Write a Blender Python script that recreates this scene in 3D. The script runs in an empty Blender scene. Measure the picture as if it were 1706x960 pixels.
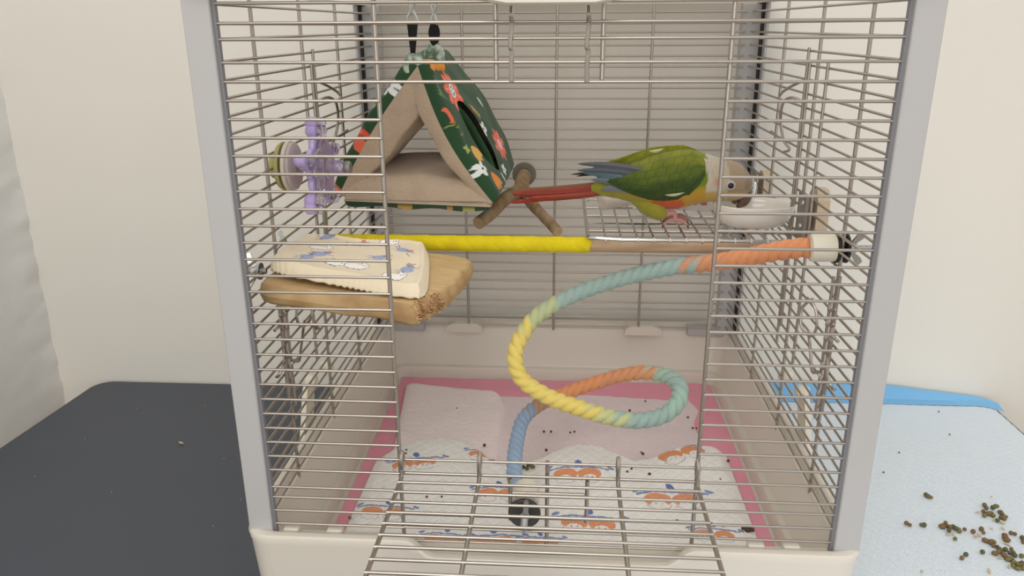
import bpy, math, random
import numpy as np
from mathutils import Vector, Matrix, noise
random.seed(7)
S = bpy.context.scene
COL = S.collection
PI = math.pi

# ------------------------------------------------------------------ camera
CAM = Vector((0.00719, -0.50110, 0.36322))
F = 1299.12
RM = ((0.9979, -0.0621, -0.0157), (0.0639, 0.9460, 0.3179), (-0.0049, -0.3182, 0.9480))
cam = bpy.data.cameras.new('camera')
cam.sensor_width = 36.0
cam.lens = F * 36.0 / 1706.0
cam.clip_start = 0.01
co = bpy.data.objects.new('camera', cam)
COL.objects.link(co)
M = Matrix(((RM[0][0], RM[0][2], -RM[0][1]), (RM[1][0], RM[1][2], -RM[1][1]), (RM[2][0], RM[2][2], -RM[2][1])))
q = M.to_quaternion()
co.matrix_world = Matrix.Translation(CAM) @ q.to_matrix().to_4x4()
S.camera = co

# ------------------------------------------------------------------ world, light, exposure
w = bpy.data.worlds.new('world')
S.world = w
w.use_nodes = True
wnt = w.node_tree          # plain room surroundings: bright ceiling, pale walls, darker floor
wtc = wnt.nodes.new('ShaderNodeTexCoord')
wsp = wnt.nodes.new('ShaderNodeSeparateXYZ')
wmr = wnt.nodes.new('ShaderNodeMapRange')
wmr.inputs['From Min'].default_value = -1.0
wmr.inputs['From Max'].default_value = 1.0
wrp = wnt.nodes.new('ShaderNodeValToRGB')
wrp.color_ramp.elements[0].position = 0.25
wrp.color_ramp.elements[0].color = (0.50, 0.46, 0.42, 1)
wrp.color_ramp.elements[1].position = 0.85
wrp.color_ramp.elements[1].color = (1.0, 1.0, 1.0, 1)
e_ = wrp.color_ramp.elements.new(0.52)
e_.color = (0.86, 0.83, 0.79, 1)
wnt.links.new(wtc.outputs['Generated'], wsp.inputs[0])
wnt.links.new(wsp.outputs['Z'], wmr.inputs['Value'])
wnt.links.new(wmr.outputs['Result'], wrp.inputs['Fac'])
wnt.links.new(wrp.outputs['Color'], wnt.nodes['Background'].inputs[0])
wnt.nodes['Background'].inputs[1].default_value = 0.86


def area(name, loc, target, size, power, color):
    l = bpy.data.lights.new(name, 'AREA')
    l.shape = 'RECTANGLE'
    l.size, l.size_y = size
    l.energy = power
    l.color = color
    o = bpy.data.objects.new(name, l)
    COL.objects.link(o)
    o.location = loc
    o.rotation_euler = (Vector(target) - Vector(loc)).to_track_quat('-Z', 'Y').to_euler()
    return o


area('ceiling_lamp', (-0.30, -1.5, 1.65), (0.0, 0.2, 0), (1.2, 1.2), 17, (1.0, 0.965, 0.90))
area('front_fill', (-0.9, -2.6, 0.45), (0, 0.2, 0.1), (2.8, 1.2), 16, (1.0, 0.985, 0.96))  # fill added behind the camera, shines through the cage onto the wall
S.view_settings.view_transform = 'Standard'
S.view_settings.look = 'None'
S.view_settings.gamma = 1
S.view_settings.use_curve_mapping = False
S.view_settings.exposure = 0.14


# ------------------------------------------------------------------ helpers
def ray(x, y):
    v = ((x - 853) / F, 1.0, -(y - 480) / F)
    return Vector([sum(RM[i][j] * v[j] for j in range(3)) for i in range(3)])


def atY(x, y, Y):
    d = ray(x, y); return CAM + d * ((Y - CAM.y) / d.y)


def atZ(x, y, Z):
    d = ray(x, y); return CAM + d * ((Z - CAM.z) / d.z)


def atX(x, y, X):
    d = ray(x, y); return CAM + d * ((X - CAM.x) / d.x)


def lin(c):
    c = [v / 255.0 for v in c]
    return tuple(v / 12.92 if v <= 0.04045 else ((v + 0.055) / 1.055) ** 2.4 for v in c)


def mat(name, rgb, rough=0.5, metal=0.0, bump=0.0, bscale=200.0, var=0.0, vscale=30.0, attr=False,
        trans=0.0, ior=1.45, coat=0.0, sss=0.0, rgb2=None, stretch=None, sheen=0.0, spec=None, kind='noise', alpha=1.0):
    m = bpy.data.materials.new(name)
    m.use_nodes = True
    nt = m.node_tree
    b = nt.nodes['Principled BSDF']
    base = (*lin(rgb), 1)
    b.inputs['Base Color'].default_value = base
    b.inputs['Roughness'].default_value = rough
    b.inputs['Metallic'].default_value = metal
    b.inputs['Transmission Weight'].default_value = trans
    b.inputs['IOR'].default_value = ior
    b.inputs['Coat Weight'].default_value = coat
    b.inputs['Sheen Weight'].default_value = sheen
    if spec is not None:
        b.inputs['Specular IOR Level'].default_value = spec
    if sss:
        b.inputs['Subsurface Weight'].default_value = sss
        b.inputs['Subsurface Radius'].default_value = (0.01, 0.008, 0.006)
    tc = nt.nodes.new('ShaderNodeTexCoord')
    src = tc.outputs['Object']
    if stretch:
        mp = nt.nodes.new('ShaderNodeMapping')
        mp.inputs['Scale'].default_value = stretch
        nt.links.new(src, mp.inputs['Vector'])
        src = mp.outputs['Vector']
    colout = None
    if attr:
        a = nt.nodes.new('ShaderNodeVertexColor')
        a.layer_name = 'Col'
        colout = a.outputs['Color']
    if var or rgb2:
        n = nt.nodes.new('ShaderNodeTexNoise')
        n.inputs['Scale'].default_value = vscale
        n.inputs['Detail'].default_value = 5
        nt.links.new(src, n.inputs['Vector'])
        mx = nt.nodes.new('ShaderNodeMix')
        mx.data_type = 'RGBA'
        if rgb2:
            rp = nt.nodes.new('ShaderNodeValToRGB')
            rp.color_ramp.elements[0].position = 0.35
            rp.color_ramp.elements[1].position = 0.65
            nt.links.new(n.outputs['Fac'], rp.inputs['Fac'])
            nt.links.new(rp.outputs['Color'], mx.inputs['Factor'])
            mx.inputs[6].default_value = base
            mx.inputs[7].default_value = (*lin(rgb2), 1)
        else:
            mx.blend_type = 'MULTIPLY'
            mx.inputs['Factor'].default_value = var
            rp = nt.nodes.new('ShaderNodeValToRGB')
            rp.color_ramp.elements[0].position = 0.3
            rp.color_ramp.elements[0].color = (0.35, 0.35, 0.35, 1)
            rp.color_ramp.elements[1].position = 0.6
            nt.links.new(n.outputs['Fac'], rp.inputs['Fac'])
            if colout:
                nt.links.new(colout, mx.inputs[6])
            else:
                mx.inputs[6].default_value = base
            nt.links.new(rp.outputs['Color'], mx.inputs[7])
        colout = mx.outputs[2]
    if colout:
        nt.links.new(colout, b.inputs['Base Color'])
    if bump:
        if kind == 'noise':
            n2 = nt.nodes.new('ShaderNodeTexNoise')
            n2.inputs['Scale'].default_value = bscale
            n2.inputs['Detail'].default_value = 3
            h = n2.outputs['Fac']
        elif kind == 'voronoi':
            n2 = nt.nodes.new('ShaderNodeTexVoronoi')
            n2.inputs['Scale'].default_value = bscale
            h = n2.outputs['Distance']
        else:
            n2 = nt.nodes.new('ShaderNodeTexWave')
            n2.inputs['Scale'].default_value = bscale
            n2.bands_direction = 'DIAGONAL'
            h = n2.outputs['Fac']
        nt.links.new(src, n2.inputs['Vector'])
        bp = nt.nodes.new('ShaderNodeBump')
        bp.inputs['Strength'].default_value = bump
        bp.inputs['Distance'].default_value = 0.001
        nt.links.new(h, bp.inputs['Height'])
        nt.links.new(bp.outputs['Normal'], b.inputs['Normal'])
    return m


def tag(o, label=None, cat=None, group=None, kind=None):
    if label: o['label'] = label
    if cat: o['category'] = cat
    if group: o['group'] = group
    if kind: o['kind'] = kind
    return o


def empty(name, loc, label, cat, group=None):
    o = bpy.data.objects.new(name, None)
    o.empty_display_size = 0.01
    COL.objects.link(o)
    o.location = loc
    o['wl'] = list(loc)
    return tag(o, label, cat, group)


def wloc(o):
    v = Vector((0, 0, 0))
    while o:
        v += o.location
        o = o.parent
    return v


def link(name, me, parent=None, loc=None):
    o = bpy.data.objects.new(name, me)
    COL.objects.link(o)
    if parent: o.parent = parent
    if loc is not None:
        o.location = Vector(loc) - (wloc(parent) if parent else Vector((0, 0, 0)))
    return o


def mesh(name, V, Fc, m, parent=None, smooth=True, origin=None, cols=None, angle=None):
    """one mesh object; vertices given in world space"""
    V = np.asarray(V, dtype=np.float64).reshape(-1, 3)
    if origin is None:
        origin = wloc(parent) if parent else Vector(V.mean(axis=0)) * 0 + Vector((float(V[:, 0].mean()), float(V[:, 1].mean()), float(V[:, 2].min())))
    V2 = V - np.array(origin)
    me = bpy.data.meshes.new(name)
    me.from_pydata(V2.tolist(), [], Fc)
    me.materials.append(m)
    if smooth:
        me.polygons.foreach_set('use_smooth', [True] * len(me.polygons))
    if cols is not None:
        ca = me.color_attributes.new('Col', 'FLOAT_COLOR', 'POINT')
        c4 = np.ones((len(V), 4)); c4[:, :3] = np.asarray(cols).reshape(-1, 3)
        ca.data.foreach_set('color', c4.ravel())
    me.update()
    if angle:
        me.set_sharp_from_angle(angle=angle)
    o = link(name, me, parent)
    o.location = Vector(origin) - (wloc(parent) if parent else Vector((0, 0, 0)))
    return o


class MB:
    def __init__(s): s.v = []; s.f = []

    def add(s, v, f):
        n = len(s.v)
        s.v += [tuple(p) for p in v]
        s.f += [tuple(i + n for i in q) for q in f]

    def box(s, x0, x1, y0, y1, z0, z1, b=0.0):
        if b <= 0:
            v = [(x, y, z) for z in (z0, z1) for x, y in ((x0, y0), (x1, y0), (x1, y1), (x0, y1))]
            s.add(v, [(0, 3, 2, 1), (4, 5, 6, 7), (0, 1, 5, 4), (1, 2, 6, 5), (2, 3, 7, 6), (3, 0, 4, 7)])
        else:
            rings = []
            for z, i in ((z0, b), (z0 + b, 0), (z1 - b, 0), (z1, b)):
                X0, X1, Y0, Y1 = x0 + i, x1 - i, y0 + i, y1 - i
                c = b * 0.7
                rings.append([(X0 + c, Y0, z), (X1 - c, Y0, z), (X1, Y0 + c, z), (X1, Y1 - c, z), (X1 - c, Y1, z), (X0 + c, Y1, z), (X0, Y1 - c, z), (X0, Y0 + c, z)])
            s.rings(rings, True, True)

    def rings(s, rings, cap0=True, cap1=True, closed=True):
        n = len(rings[0]); v = [p for r in rings for p in r]; f = []
        for k in range(len(rings) - 1):
            for i in range(n if closed else n - 1):
                j = (i + 1) % n
                f.append((k * n + i, k * n + j, (k + 1) * n + j, (k + 1) * n + i))
        if cap0: f.append(tuple(range(n - 1, -1, -1)))
        if cap1: f.append(tuple((len(rings) - 1) * n + i for i in range(n)))
        s.add(v, f)

    def tube(s, path, r, seg=8, cap=True, closed=False):
        P = [Vector(p) for p in path]
        rr = r if isinstance(r, (list, tuple)) else [r] * len(P)
        rings = []
        t0 = (P[1] - P[0]).normalized()
        nrm = t0.orthogonal().normalized()
        for i, p in enumerate(P):
            if closed: t = (P[(i + 1) % len(P)] - P[i - 1]).normalized()
            elif i == 0: t = t0
            elif i == len(P) - 1: t = (P[i] - P[i - 1]).normalized()
            else: t = (P[i + 1] - P[i - 1]).normalized()
            nrm = (nrm - t * nrm.dot(t))
            nrm = nrm.normalized() if nrm.length > 1e-9 else t.orthogonal().normalized()
            b = t.cross(nrm)
            rings.append([p + nrm * math.cos(a) * rr[i] + b * math.sin(a) * rr[i] for a in [2 * PI * k / seg for k in range(seg)]])
        if closed:
            rings.append(rings[0])
        s.rings(rings, cap and not closed, cap and not closed)

    def lathe(s, prof, c, axis, seg=24, cap0=True, cap1=True, flip=False, sx=1.0, up=None):
        a = Vector(axis).normalized()
        n = Vector(up) if up else a.orthogonal()
        n = (n - a * n.dot(a)).normalized()
        b = a.cross(n); c = Vector(c)
        rings = [[c + a * h + n * r * math.cos(t) * sx + b * r * math.sin(t) for t in [2 * PI * k / seg for k in range(seg)]] for r, h in prof]
        s.rings(rings, cap0, cap1)

    def build(s, name, m, parent=None, smooth=True, angle=0.6, origin=None):
        return mesh(name, s.v, s.f, m, parent, smooth, origin, angle=angle if smooth else None)


def spline(pts, n=8):
    P = [Vector(p) for p in pts]; out = []
    for i in range(len(P) - 1):
        p0 = P[max(i - 1, 0)]; p1 = P[i]; p2 = P[i + 1]; p3 = P[min(i + 2, len(P) - 1)]
        for k in range(n):
            t = k / n
            out.append(0.5 * ((2 * p1) + (p2 - p0) * t + (2 * p0 - 5 * p1 + 4 * p2 - p3) * t * t + (3 * p1 - p0 - 3 * p2 + p3) * t ** 3))
    out.append(P[-1])
    return out


def grid_faces(nu, nv, flip=False):
    i = np.arange(nu - 1)[:, None]; j = np.arange(nv - 1)[None, :]
    a = i * nv + j
    q = np.stack([a, a + nv, a + nv + 1, a + 1], -1).reshape(-1, 4)
    if flip: q = q[:, ::-1]
    return q.tolist()


# ---- painting of flat print on vertex grids (U, V in metres on the cloth)
def ell(U, V, cx, cy, rx, ry, rot=0.0):
    c, s_ = math.cos(rot), math.sin(rot)
    x = (U - cx) * c + (V - cy) * s_; y = -(U - cx) * s_ + (V - cy) * c
    return (x / rx) ** 2 + (y / ry) ** 2 < 1


def seg_mask(U, V, pts, wd):
    m = np.zeros(U.shape, bool)
    for (x0, y0), (x1, y1) in zip(pts[:-1], pts[1:]):
        dx, dy = x1 - x0, y1 - y0; L = dx * dx + dy * dy + 1e-12
        t = np.clip(((U - x0) * dx + (V - y0) * dy) / L, 0, 1)
        m |= (U - x0 - t * dx) ** 2 + (V - y0 - t * dy) ** 2 < wd * wd
    return m


def flower(C, U, V, cx, cy, r, col, center, n=8, rot=0.0, dots=None):
    for k in range(n):
        a = rot + 2 * PI * k / n
        C[ell(U, V, cx + math.cos(a) * r * 0.62, cy + math.sin(a) * r * 0.62, r * 0.42, r * 0.24, a)] = lin(col)
        C[seg_mask(U, V, [(cx + math.cos(a) * r * .45, cy + math.sin(a) * r * .45), (cx + math.cos(a) * r * .8, cy + math.sin(a) * r * .8)], r * 0.025)] = lin((245, 180, 160))
    C[ell(U, V, cx, cy, r * 0.34, r * 0.34)] = lin(center)
    if dots:
        for k in range(7):
            a = k * 0.9
            C[ell(U, V, cx + math.cos(a) * r * .2, cy + math.sin(a) * r * .2, r * 0.06, r * 0.06)] = lin(dots)


# ------------------------------------------------------------------ materials
wall_m = mat('wall_paint', (228, 224, 215), 0.85, bump=0.25, bscale=25, var=0.03, vscale=6)
wall_l = mat('wall_plaster', (234, 233, 230), 0.85, bump=0.9, bscale=30, var=0.03, vscale=6)
table_m = mat('dark_laminate', (78, 82, 90), 0.55, bump=0.05, bscale=900, var=0.06, vscale=9)
steel = mat('chrome_wire', (178, 170, 161), 0.30, 0.85)
steel2 = mat('zinc_steel', (190, 192, 192), 0.35, 1.0)
post_m = mat('post_plastic', (182, 181, 181), 0.4)
post_dark = mat('post_slot', (128, 128, 134), 0.5)
seal_m = mat('black_seal', (40, 42, 46), 0.5)
white_m = mat('white_plastic', (220, 213, 201), 0.3, coat=0.15)
cream_m = mat('cream_plastic', (226, 220, 202), 0.4)
black_m = mat('black_webbing', (16, 16, 18), 0.8, bump=0.3, bscale=900)
rubber_m = mat('dark_rubber', (66, 62, 60), 0.55)
blackrub = mat('black_rubber', (24, 24, 24), 0.5)


# ------------------------------------------------------------------ the setting
WY = 0.478
WX = -0.7085
mb = MB(); mb.box(-2.2, 2.2, WY, WY + 0.1, -0.9, 1.9)
tag(mb.build('wall_back', wall_m, smooth=False), kind='structure')
# left wall: gently uneven plaster with a rough corner line
nu, nv = 130, 360
YY, ZZ = np.meshgrid(np.linspace(-1.6, WY, nu), np.linspace(-0.9, 1.9, nv), indexing='ij')
XX = np.full(YY.shape, WX)
for i in range(nu):
    for j in range(nv):
        e = max(0, 1 - (WY - YY[i, j]) / 0.10)
        XX[i, j] += 0.004 * noise.noise(Vector((YY[i, j] * 4, ZZ[i, j] * 4, 1))) + e * 0.004 * noise.noise(Vector((YY[i, j] * 30, ZZ[i, j] * 45, 3))) + e * .0025 * noise.noise(Vector((YY[i, j] * 90, ZZ[i, j] * 110, 5)))
V = np.stack([XX, YY, ZZ], -1).reshape(-1, 3)
nV = len(V)
V = np.vstack([V, [(WX - .1, -1.6, -.9), (WX - .1, WY, -.9), (WX - .1, -1.6, 1.9), (WX - .1, WY, 1.9)]])
tag(mesh('wall_left', V, grid_faces(nu, nv) + [(nV, nV + 1, nV + 3, nV + 2)], wall_l), kind='structure')
mb = MB(); mb.box(-2.2, 2.2, -2.8, WY + .1, -0.95, -0.9)
tag(mb.build('floor', mat('floor_boards', (150, 128, 104), 0.5, var=0.3, vscale=3, stretch=(1, 8, 1)), smooth=False), kind='structure')

# ------------------------------------------------------------------ table
TZ = -0.1145
tb = empty('desk', (-0.05, 0.1, -0.9), 'dark grey laminate desk with rounded corners standing against the wall', 'desk')
def rrect(x0, x1, y0, y1, r, z, n=8, skew=0.0):
    o = []
    for cx, cy, a0 in ((x1 - r, y0 + r, -PI / 2), (x1 - r, y1 - r, 0), (x0 + r, y1 - r, PI / 2), (x0 + r, y0 + r, PI)):
        for k in range(n + 1):
            a = a0 + PI / 2 * k / n
            x = cx + r * math.cos(a); y = cy + r * math.sin(a)
            o.append((x - skew * (WY - y) * (1 if x < 0 else 0), y, z))
    return o
mb = MB()
a_ = dict(skew=0.075)
mb.rings([rrect(-.647, .578, -.25, .4725, .024, TZ - .025, **a_), rrect(-.648, .579, -.251, .4735, .024, TZ - .002, **a_), rrect(-.647, .578, -.25, .4725, .023, TZ, **a_)])
mb.build('table_top', table_m, tb, angle=0.5)
for x in (-.60, .52):
    for y in (-.2, .42):
        l = MB(); l.box(x - .02, x + .02, y - .02, y + .02, -.9, TZ - .025, .003)
        l.build('leg', post_dark, tb)

# ------------------------------------------------------------------ absorbent pad right of cage
pad_white = mat('pad_white', (228, 238, 247), 0.9, bump=0.9, bscale=160, kind='wave')
pad_blue = mat('pad_blue', (124, 182, 224), 0.6, bump=0.3, bscale=60)
pd = empty('absorbent_pad', (0.3, 0.2, TZ), 'white quilted absorbent pad with blue edge spread on the desk right of the cage', 'pad')
nu, nv = 110, 140
U, Vv = np.meshgrid(np.linspace(0.0, 1, nu), np.linspace(0, 1, nv), indexing='ij')
X = 0.02 + U * 0.575; Y = -.25 + Vv * .716
Z = np.full(X.shape, TZ + .0012)
for i in range(nu):
    for j in range(nv):
        Z[i, j] += .0008 * (1 + noise.noise(Vector((X[i, j] * 9, Y[i, j] * 9, 0)))) * (1 if X[i, j] > .25 else 0.1)
Z += np.where(X > .25, .0004 * np.sin((X + Y) * 420), 0)
# round corner and drop over the right edge
over = np.clip(X - .577, 0, 1)
Z -= over * 3.0; X -= over * 0.7
cr = .03
dx = np.clip(X - (.578 - cr), 0, 1); dy = np.clip(Y - (.466 - cr), 0, 1)
dd = np.sqrt(dx ** 2 + dy ** 2); k = np.where((dd > cr) & (dx > 0) & (dy > 0), cr / np.maximum(dd, 1e-6), 1)
X = np.where(dx > 0, (.578 - cr) + dx * k, X); Y = np.where(dy > 0, (.466 - cr) + dy * k, Y)
mesh('quilted_sheet', np.stack([X, Y, Z], -1), grid_faces(nu, nv), pad_white, pd)
n = 60
rowsP = []
for i in range(n):
    x = .10 + (.582 - .10) * i / (n - 1)
    h = .018 * min(1, max(0.04, (.60 - x) / .16)) + .001 * noise.noise(Vector((x * 25, 0, 0)))
    yb = .4675 - max(0, x - .553) ** 2 * 18
    rowsP.append([(x, yb - .012, TZ + .0027), (x, yb, TZ + .004), (x, yb + .0045, TZ + .004 + h * .5), (x, yb + .0065, TZ + .004 + h), (x, yb + .0072, TZ + .003 + h * .5), (x, yb + .005, TZ + .001)])
mb = MB(); mb.rings(rowsP, True, True)
mb.build('blue_border', pad_blue, pd)['label'] = 'blue film border folded up against the wall'

# ------------------------------------------------------------------ bird cage
cage = empty('bird_cage', (0, 0.22, TZ), 'square wire bird cage with pale grey posts, white tray and open front door', 'birdcage')
P_ = .0118


def zi(k):
    z = (31 - k) * P_
    if k == 1: z += .0022
    if k == 28: z -= .0030
    return z


WM = {}
def wire_mesh(axis, L, r):
    key = (axis, round(L, 4), r)
    if key in WM: return WM[key]
    mb = MB()
    a = {'x': Vector((1, 0, 0)), 'y': Vector((0, 1, 0)), 'z': Vector((0, 0, 1))}[axis] * (L / 2)
    mb.tube([-a, a], r, 8)
    me = bpy.data.meshes.new('wire_' + axis)
    me.from_pydata(mb.v, [], mb.f); me.materials.append(steel)
    me.polygons.foreach_set('use_smooth', [True] * len(me.polygons)); me.set_sharp_from_angle(angle=0.9)
    WM[key] = me
    return me


def wire(axis, a, b, fixed, r, name='horizontal_wire', parent=None):
    c = (a + b) / 2
    loc = {'x': (c, fixed[0], fixed[1]), 'y': (fixed[0], c, fixed[1]), 'z': (fixed[0], fixed[1], c)}[axis]
    return link(name, wire_mesh(axis, b - a, r), parent or cage, loc)


RH, RV = .00105, .00155
for k in range(-1, 32):   # front left and right of the door
    wire('x', -.2135, -.1095, (0, zi(k)), RH)
    wire('x', .1085, .2135, (0, zi(k)), RH)
for k in range(-1, 4):
    wire('x', -.1095, .1085, (0, zi(k)), RH)
for k in (26, 27, 30, 31, 32):
    wire('x', -.1095, .1085, (0.0006, zi(k)), RH)
wire('x', -.0277, .029, (-.001, zi(28) + .002), .0014)
for x, z0, z1 in ((-.1102, -.012, .3865), (.1086, -.012, .3865), (-.0004, -.0135, zi(26) + .001), (-.035, zi(3), .3865), (.0308, zi(3), .3865)):
    wire('z', z0, z1, (x, .0022), RV, 'vertical_wire')
for x in (-.0277, .029):
    wire('z', zi(30), zi(27), (x, -.0022), RV, 'vertical_wire')
for k in range(-1, 32):   # back and sides
    wire('x', -.210, .210, (.433, zi(k)), RH)
    for X in (-.217, .217):
        wire('y', -.003, .44, (X, zi(k)), RH)
for x in (-.1100, -.0012, .1065):
    wire('z', -.006, .3865, (x, .431), RV, 'vertical_wire')
for X, s in ((-.217, -1), (.217, 1)):
    for y in (.083, .192, .302):
        wire('z', -.012, .3865, (X + s * .0026, y), RV, 'vertical_wire')
    # sliding feeder door on the side panel: doubled rods
    for y, z0, z1 in ((.2045, .075, .345), (.1975, .095, .333), (.143, .075, .12) if s < 0 else (.150, .075, .335)):
        wire('z', z0, z1, (X - s * .0026, y), .0014, 'side_door_rod')
    for y, z0, z1 in ((.077, .062, .182), (.064, .074, .186)):
        wire('z', z0, z1, (X - s * .0030, y), .0014, 'side_door_rod')
    # curly latches of the feeder doors
    def hook(pts, r=.0013):
        m_ = MB(); m_.tube(spline([(X - s * d, y, z) for d, y, z in pts], 6), r, 8)
        return m_.build('latch_hook', steel, cage)
    hook([(.004, .197, .300), (.010, .212, .303), (.012, .232, .297), (.010, .243, .280), (.006, .240, .262), (.004, .226, .256), (.004, .246, .250)])
    hook([(.004, .205, .318), (.008, .225, .312), (.008, .252, .305), (.004, .275, .300)])
    hook([(.003, .230, .262), (.009, .250, .264), (.010, .272, .266)])
    hook([(.003, .117, .150), (.009, .122, .140), (.009, .119, .125), (.004, .110, .120), (.002, .103, .130), (.004, .106, .146), (.009, .114, .152)])
    hook([(.003, .118, .122), (.005, .100, .108), (.006, .088, .098), (.008, .070, .106), (.010, .060, .108)])
    for zz in (.160, .148, .136, .112, .100, .088):
        hook([(.002, .078, zz), (.006, .070, zz - .003), (.004, .062, zz + .001)], .0011)
    hook([(.004, .062, .146), (.010, .048, .142), (.012, .040, .148), (.009, .034, .146)])
    hook([(.004, .064, .120), (.010, .046, .116), (.013, .036, .118), (.011, .030, .112), (.007, .034, .108)])
    hook([(.003, .156, .100), (.006, .140, .106), (.009, .134, .112)])
# feeder hook wires hanging on the front top panel
for x in (-.0253, .0213):
    m_ = MB(); m_.tube(spline([(x, -.002, .3865), (x, -.002, .375), (x, -.0045, .370), (x + .0004, -.002, .364), (x - .0006, -.003, .352), (x + .0004, -.0022, .349), (x, -.0022, .342), (x, -.0022, zi(3))], 5), .0014, 8)
    m_.build('hanging_hook', steel, cage)

# open door, folded down level in front of the cage
DZ = .0488
m_ = MB()
for x in (-.1080, -.0503, .0511, .1082):
    m_.tube([(x, .001, DZ - .0016 + .014), (x, -.003, DZ - .0016 + .012), (x, -.005, DZ - .0016), (x, -.28, DZ - .0016)], .0016, 8)
door = m_.build('door', steel, cage)
for k in range(23):
    wire('x', -.1092, .1092, (-.0015 - k * .0124, DZ), .00115, 'door_wire', door)
for x in (-.1080, -.0503, .0511, .1082):
    m_ = MB(); m_.tube(spline([(x, -.003, DZ + .003), (x, -.004, DZ + .012), (x, .0005, DZ + .0165), (x, .0035, DZ + .010), (x, .0015, DZ + .004)], 5), .0016, 8)
    m_.build('hinge_loop', steel, door)

# corner posts
for s in (-1, 1):
    m_ = MB(); m_.box(*sorted((s * .2112, s * .2292)), -.0045, .0035, -.012, .3865, .0010)
    m_.box(*sorted((s * .2262, s * .2292)), .003, .020, -.012, .3865, .0008)
    post = m_.build('corner_post', post_m, cage)
    m_ = MB(); m_.box(*sorted((s * .2092, s * .2114)), -.0012, .0030, -.010, .3865)
    m_.build('wire_channel', post_dark, post, smooth=False)
    m_ = MB(); m_.box(*sorted((s * .2062, s * .2265)), .4365, .452, -.012, .3865, .001)
    post = m_.build('corner_post', post_m, cage)
    m_ = MB(); m_.box(*sorted((s * .2266, s * .2300)), .430, .452, -.010, .3865)
    m_.build('seal_strip', seal_m, post, smooth=False)
    m_ = MB(); m_.box(*sorted((s * .2285, s * .2310)), .418, .4295, -.010, .3865)
    m_.build('edge_strip', post_m, post, smooth=False)
    m_ = MB(); m_.lathe([(.0016, 0), (.0016, .002), (.0006, .0025)], (s * .2165, .4366, .012), (0, -1, 0), 12)
    m_.build('screw', steel2, post)

# roof
m_ = MB()
m_.rings([rrect(-.224, .224, -.003, .450, .012, .3885)], False, True)
roof_m = mat('light_passing_roof', (240, 238, 232), 0.4)  # translucency below is added so enough light reaches the cage interior
nt = roof_m.node_tree
tl = nt.nodes.new('ShaderNodeBsdfTranslucent'); tl.inputs['Color'].default_value = (.97, .95, .92, 1)
mxs = nt.nodes.new('ShaderNodeMixShader'); mxs.inputs[0].default_value = 0.90
nt.links.new(nt.nodes['Principled BSDF'].outputs[0], mxs.inputs[1]); nt.links.new(tl.outputs[0], mxs.inputs[2])
nt.links.new(mxs.outputs[0], nt.nodes['Material Output'].inputs['Surface'])
m_.build('roof', roof_m, cage, smooth=False)
m_ = MB()
m_.rings([rrect(-.222, .222, -.001, .448, .010, .3868), rrect(-.229, .229, -.008, .455, .015, .3865), rrect(-.236, .236, -.015, .462, .018, .390), rrect(-.238, .238, -.017, .464, .02, .405), rrect(-.230, .230, -.009, .456, .016, .412), rrect(-.222, .222, -.001, .448, .010, .408), rrect(-.222, .222, -.001, .448, .010, .3868)], False, False)
m_.build('roof_frame', white_m, cage, angle=0.5)
m_ = MB()
pr = [(-.047, .400), (-.0435, .3812), (-.037, .3765), (-.028, .3748), (.026, .3748), (.034, .3765), (.0395, .3812), (.044, .400)]
m_.rings([[(x, -.0165, z) for x, z in pr], [(x * 1.0, -.0200, z + .0006) for x, z in pr][:], [(x * .95, -.0215, .39 + (z - .39) * .9) for x, z in pr]])
m_.build('roof_latch', white_m, cage, angle=0.5)

# tray
def tray_loop(x, y0, y1, r, z, nx=90, n=8):
    o = []
    def arc(cx, cy, a0):
        for k in range(n + 1):
            a = a0 + PI / 2 * k / n
            o.append([cx + r * math.cos(a), cy + r * math.sin(a), z])
    for k in range(nx):
        o.append([-(x - r) + (2 * (x - r)) * k / nx, y0, z])
    arc(x - r, y0 + r, -PI / 2); arc(x - r, y1 - r, 0); arc(-x + r, y1 - r, PI / 2); arc(-x + r, y0 + r, PI)
    return o
def smooth01(t): t = max(0, min(1, t)); return t * t * (3 - 2 * t)
loops = [(.222, -.001, .452, .015, -.1125), (.2265, -.0055, .457, .018, -.110), (.2325, -.0115, .4625, .020, -.012), (.2335, -.0125, .4635, .020, -.006), (.2325, -.0115, .4625, .019, -.0035),
         (.2290, -.0075, .4590, .017, -.0028), (.2255, -.0040, .4555, .016, -.0045), (.2245, -.003, .4545, .015, -.0065), (.2235, .002, .4535, .015, -.009), (.2195, .006, .4470, .015, -.0098), (.2180, .0075, .4455, .015, -.013), (.2120, .014, .4360, .018, -.058), (.2110, .0150, .4350, .018, -.0595),
         (.2060, .020, .4290, .016, -.0605), (.2050, .021, .4280, .016, -.063), (.2030, .023, .4260, .016, -.0745), (.19, .036, .413, .012, -.0750)]
rings = []
for x, y0, y1, r, z in loops:
    L = tray_loop(x, y0, y1, r, z)
    for p in L:
        if z > -.03 and p[1] < .010:
            d = smooth01((.108 - abs(p[0] - .001)) / .022)
            p[2] -= .0145 * d * (1 if z > -.0125 else .3)
    rings.append(L)
m_ = MB(); m_.rings(rings, True, True)
tray = m_.build('base_tray', white_m, cage, angle=0.7)
for x in (-.116, .113):
    m_ = MB()
    pr = [(-.0235, -.006), (-.0225, .0005), (-.018, .0035), (-.010, .0048), (.010, .0048), (.018, .0035), (.0225, .0005), (.0235, -.006)]
    m_.rings([[(x + a, .4285, -.0045 + b) for a, b in pr], [(x + a, .4310, -.0040 + b * 1.05) for a, b in pr], [(x + a, .4500, -.0040 + b) for a, b in pr]])
    m_.build('wire_tab', white_m, tray)
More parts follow.
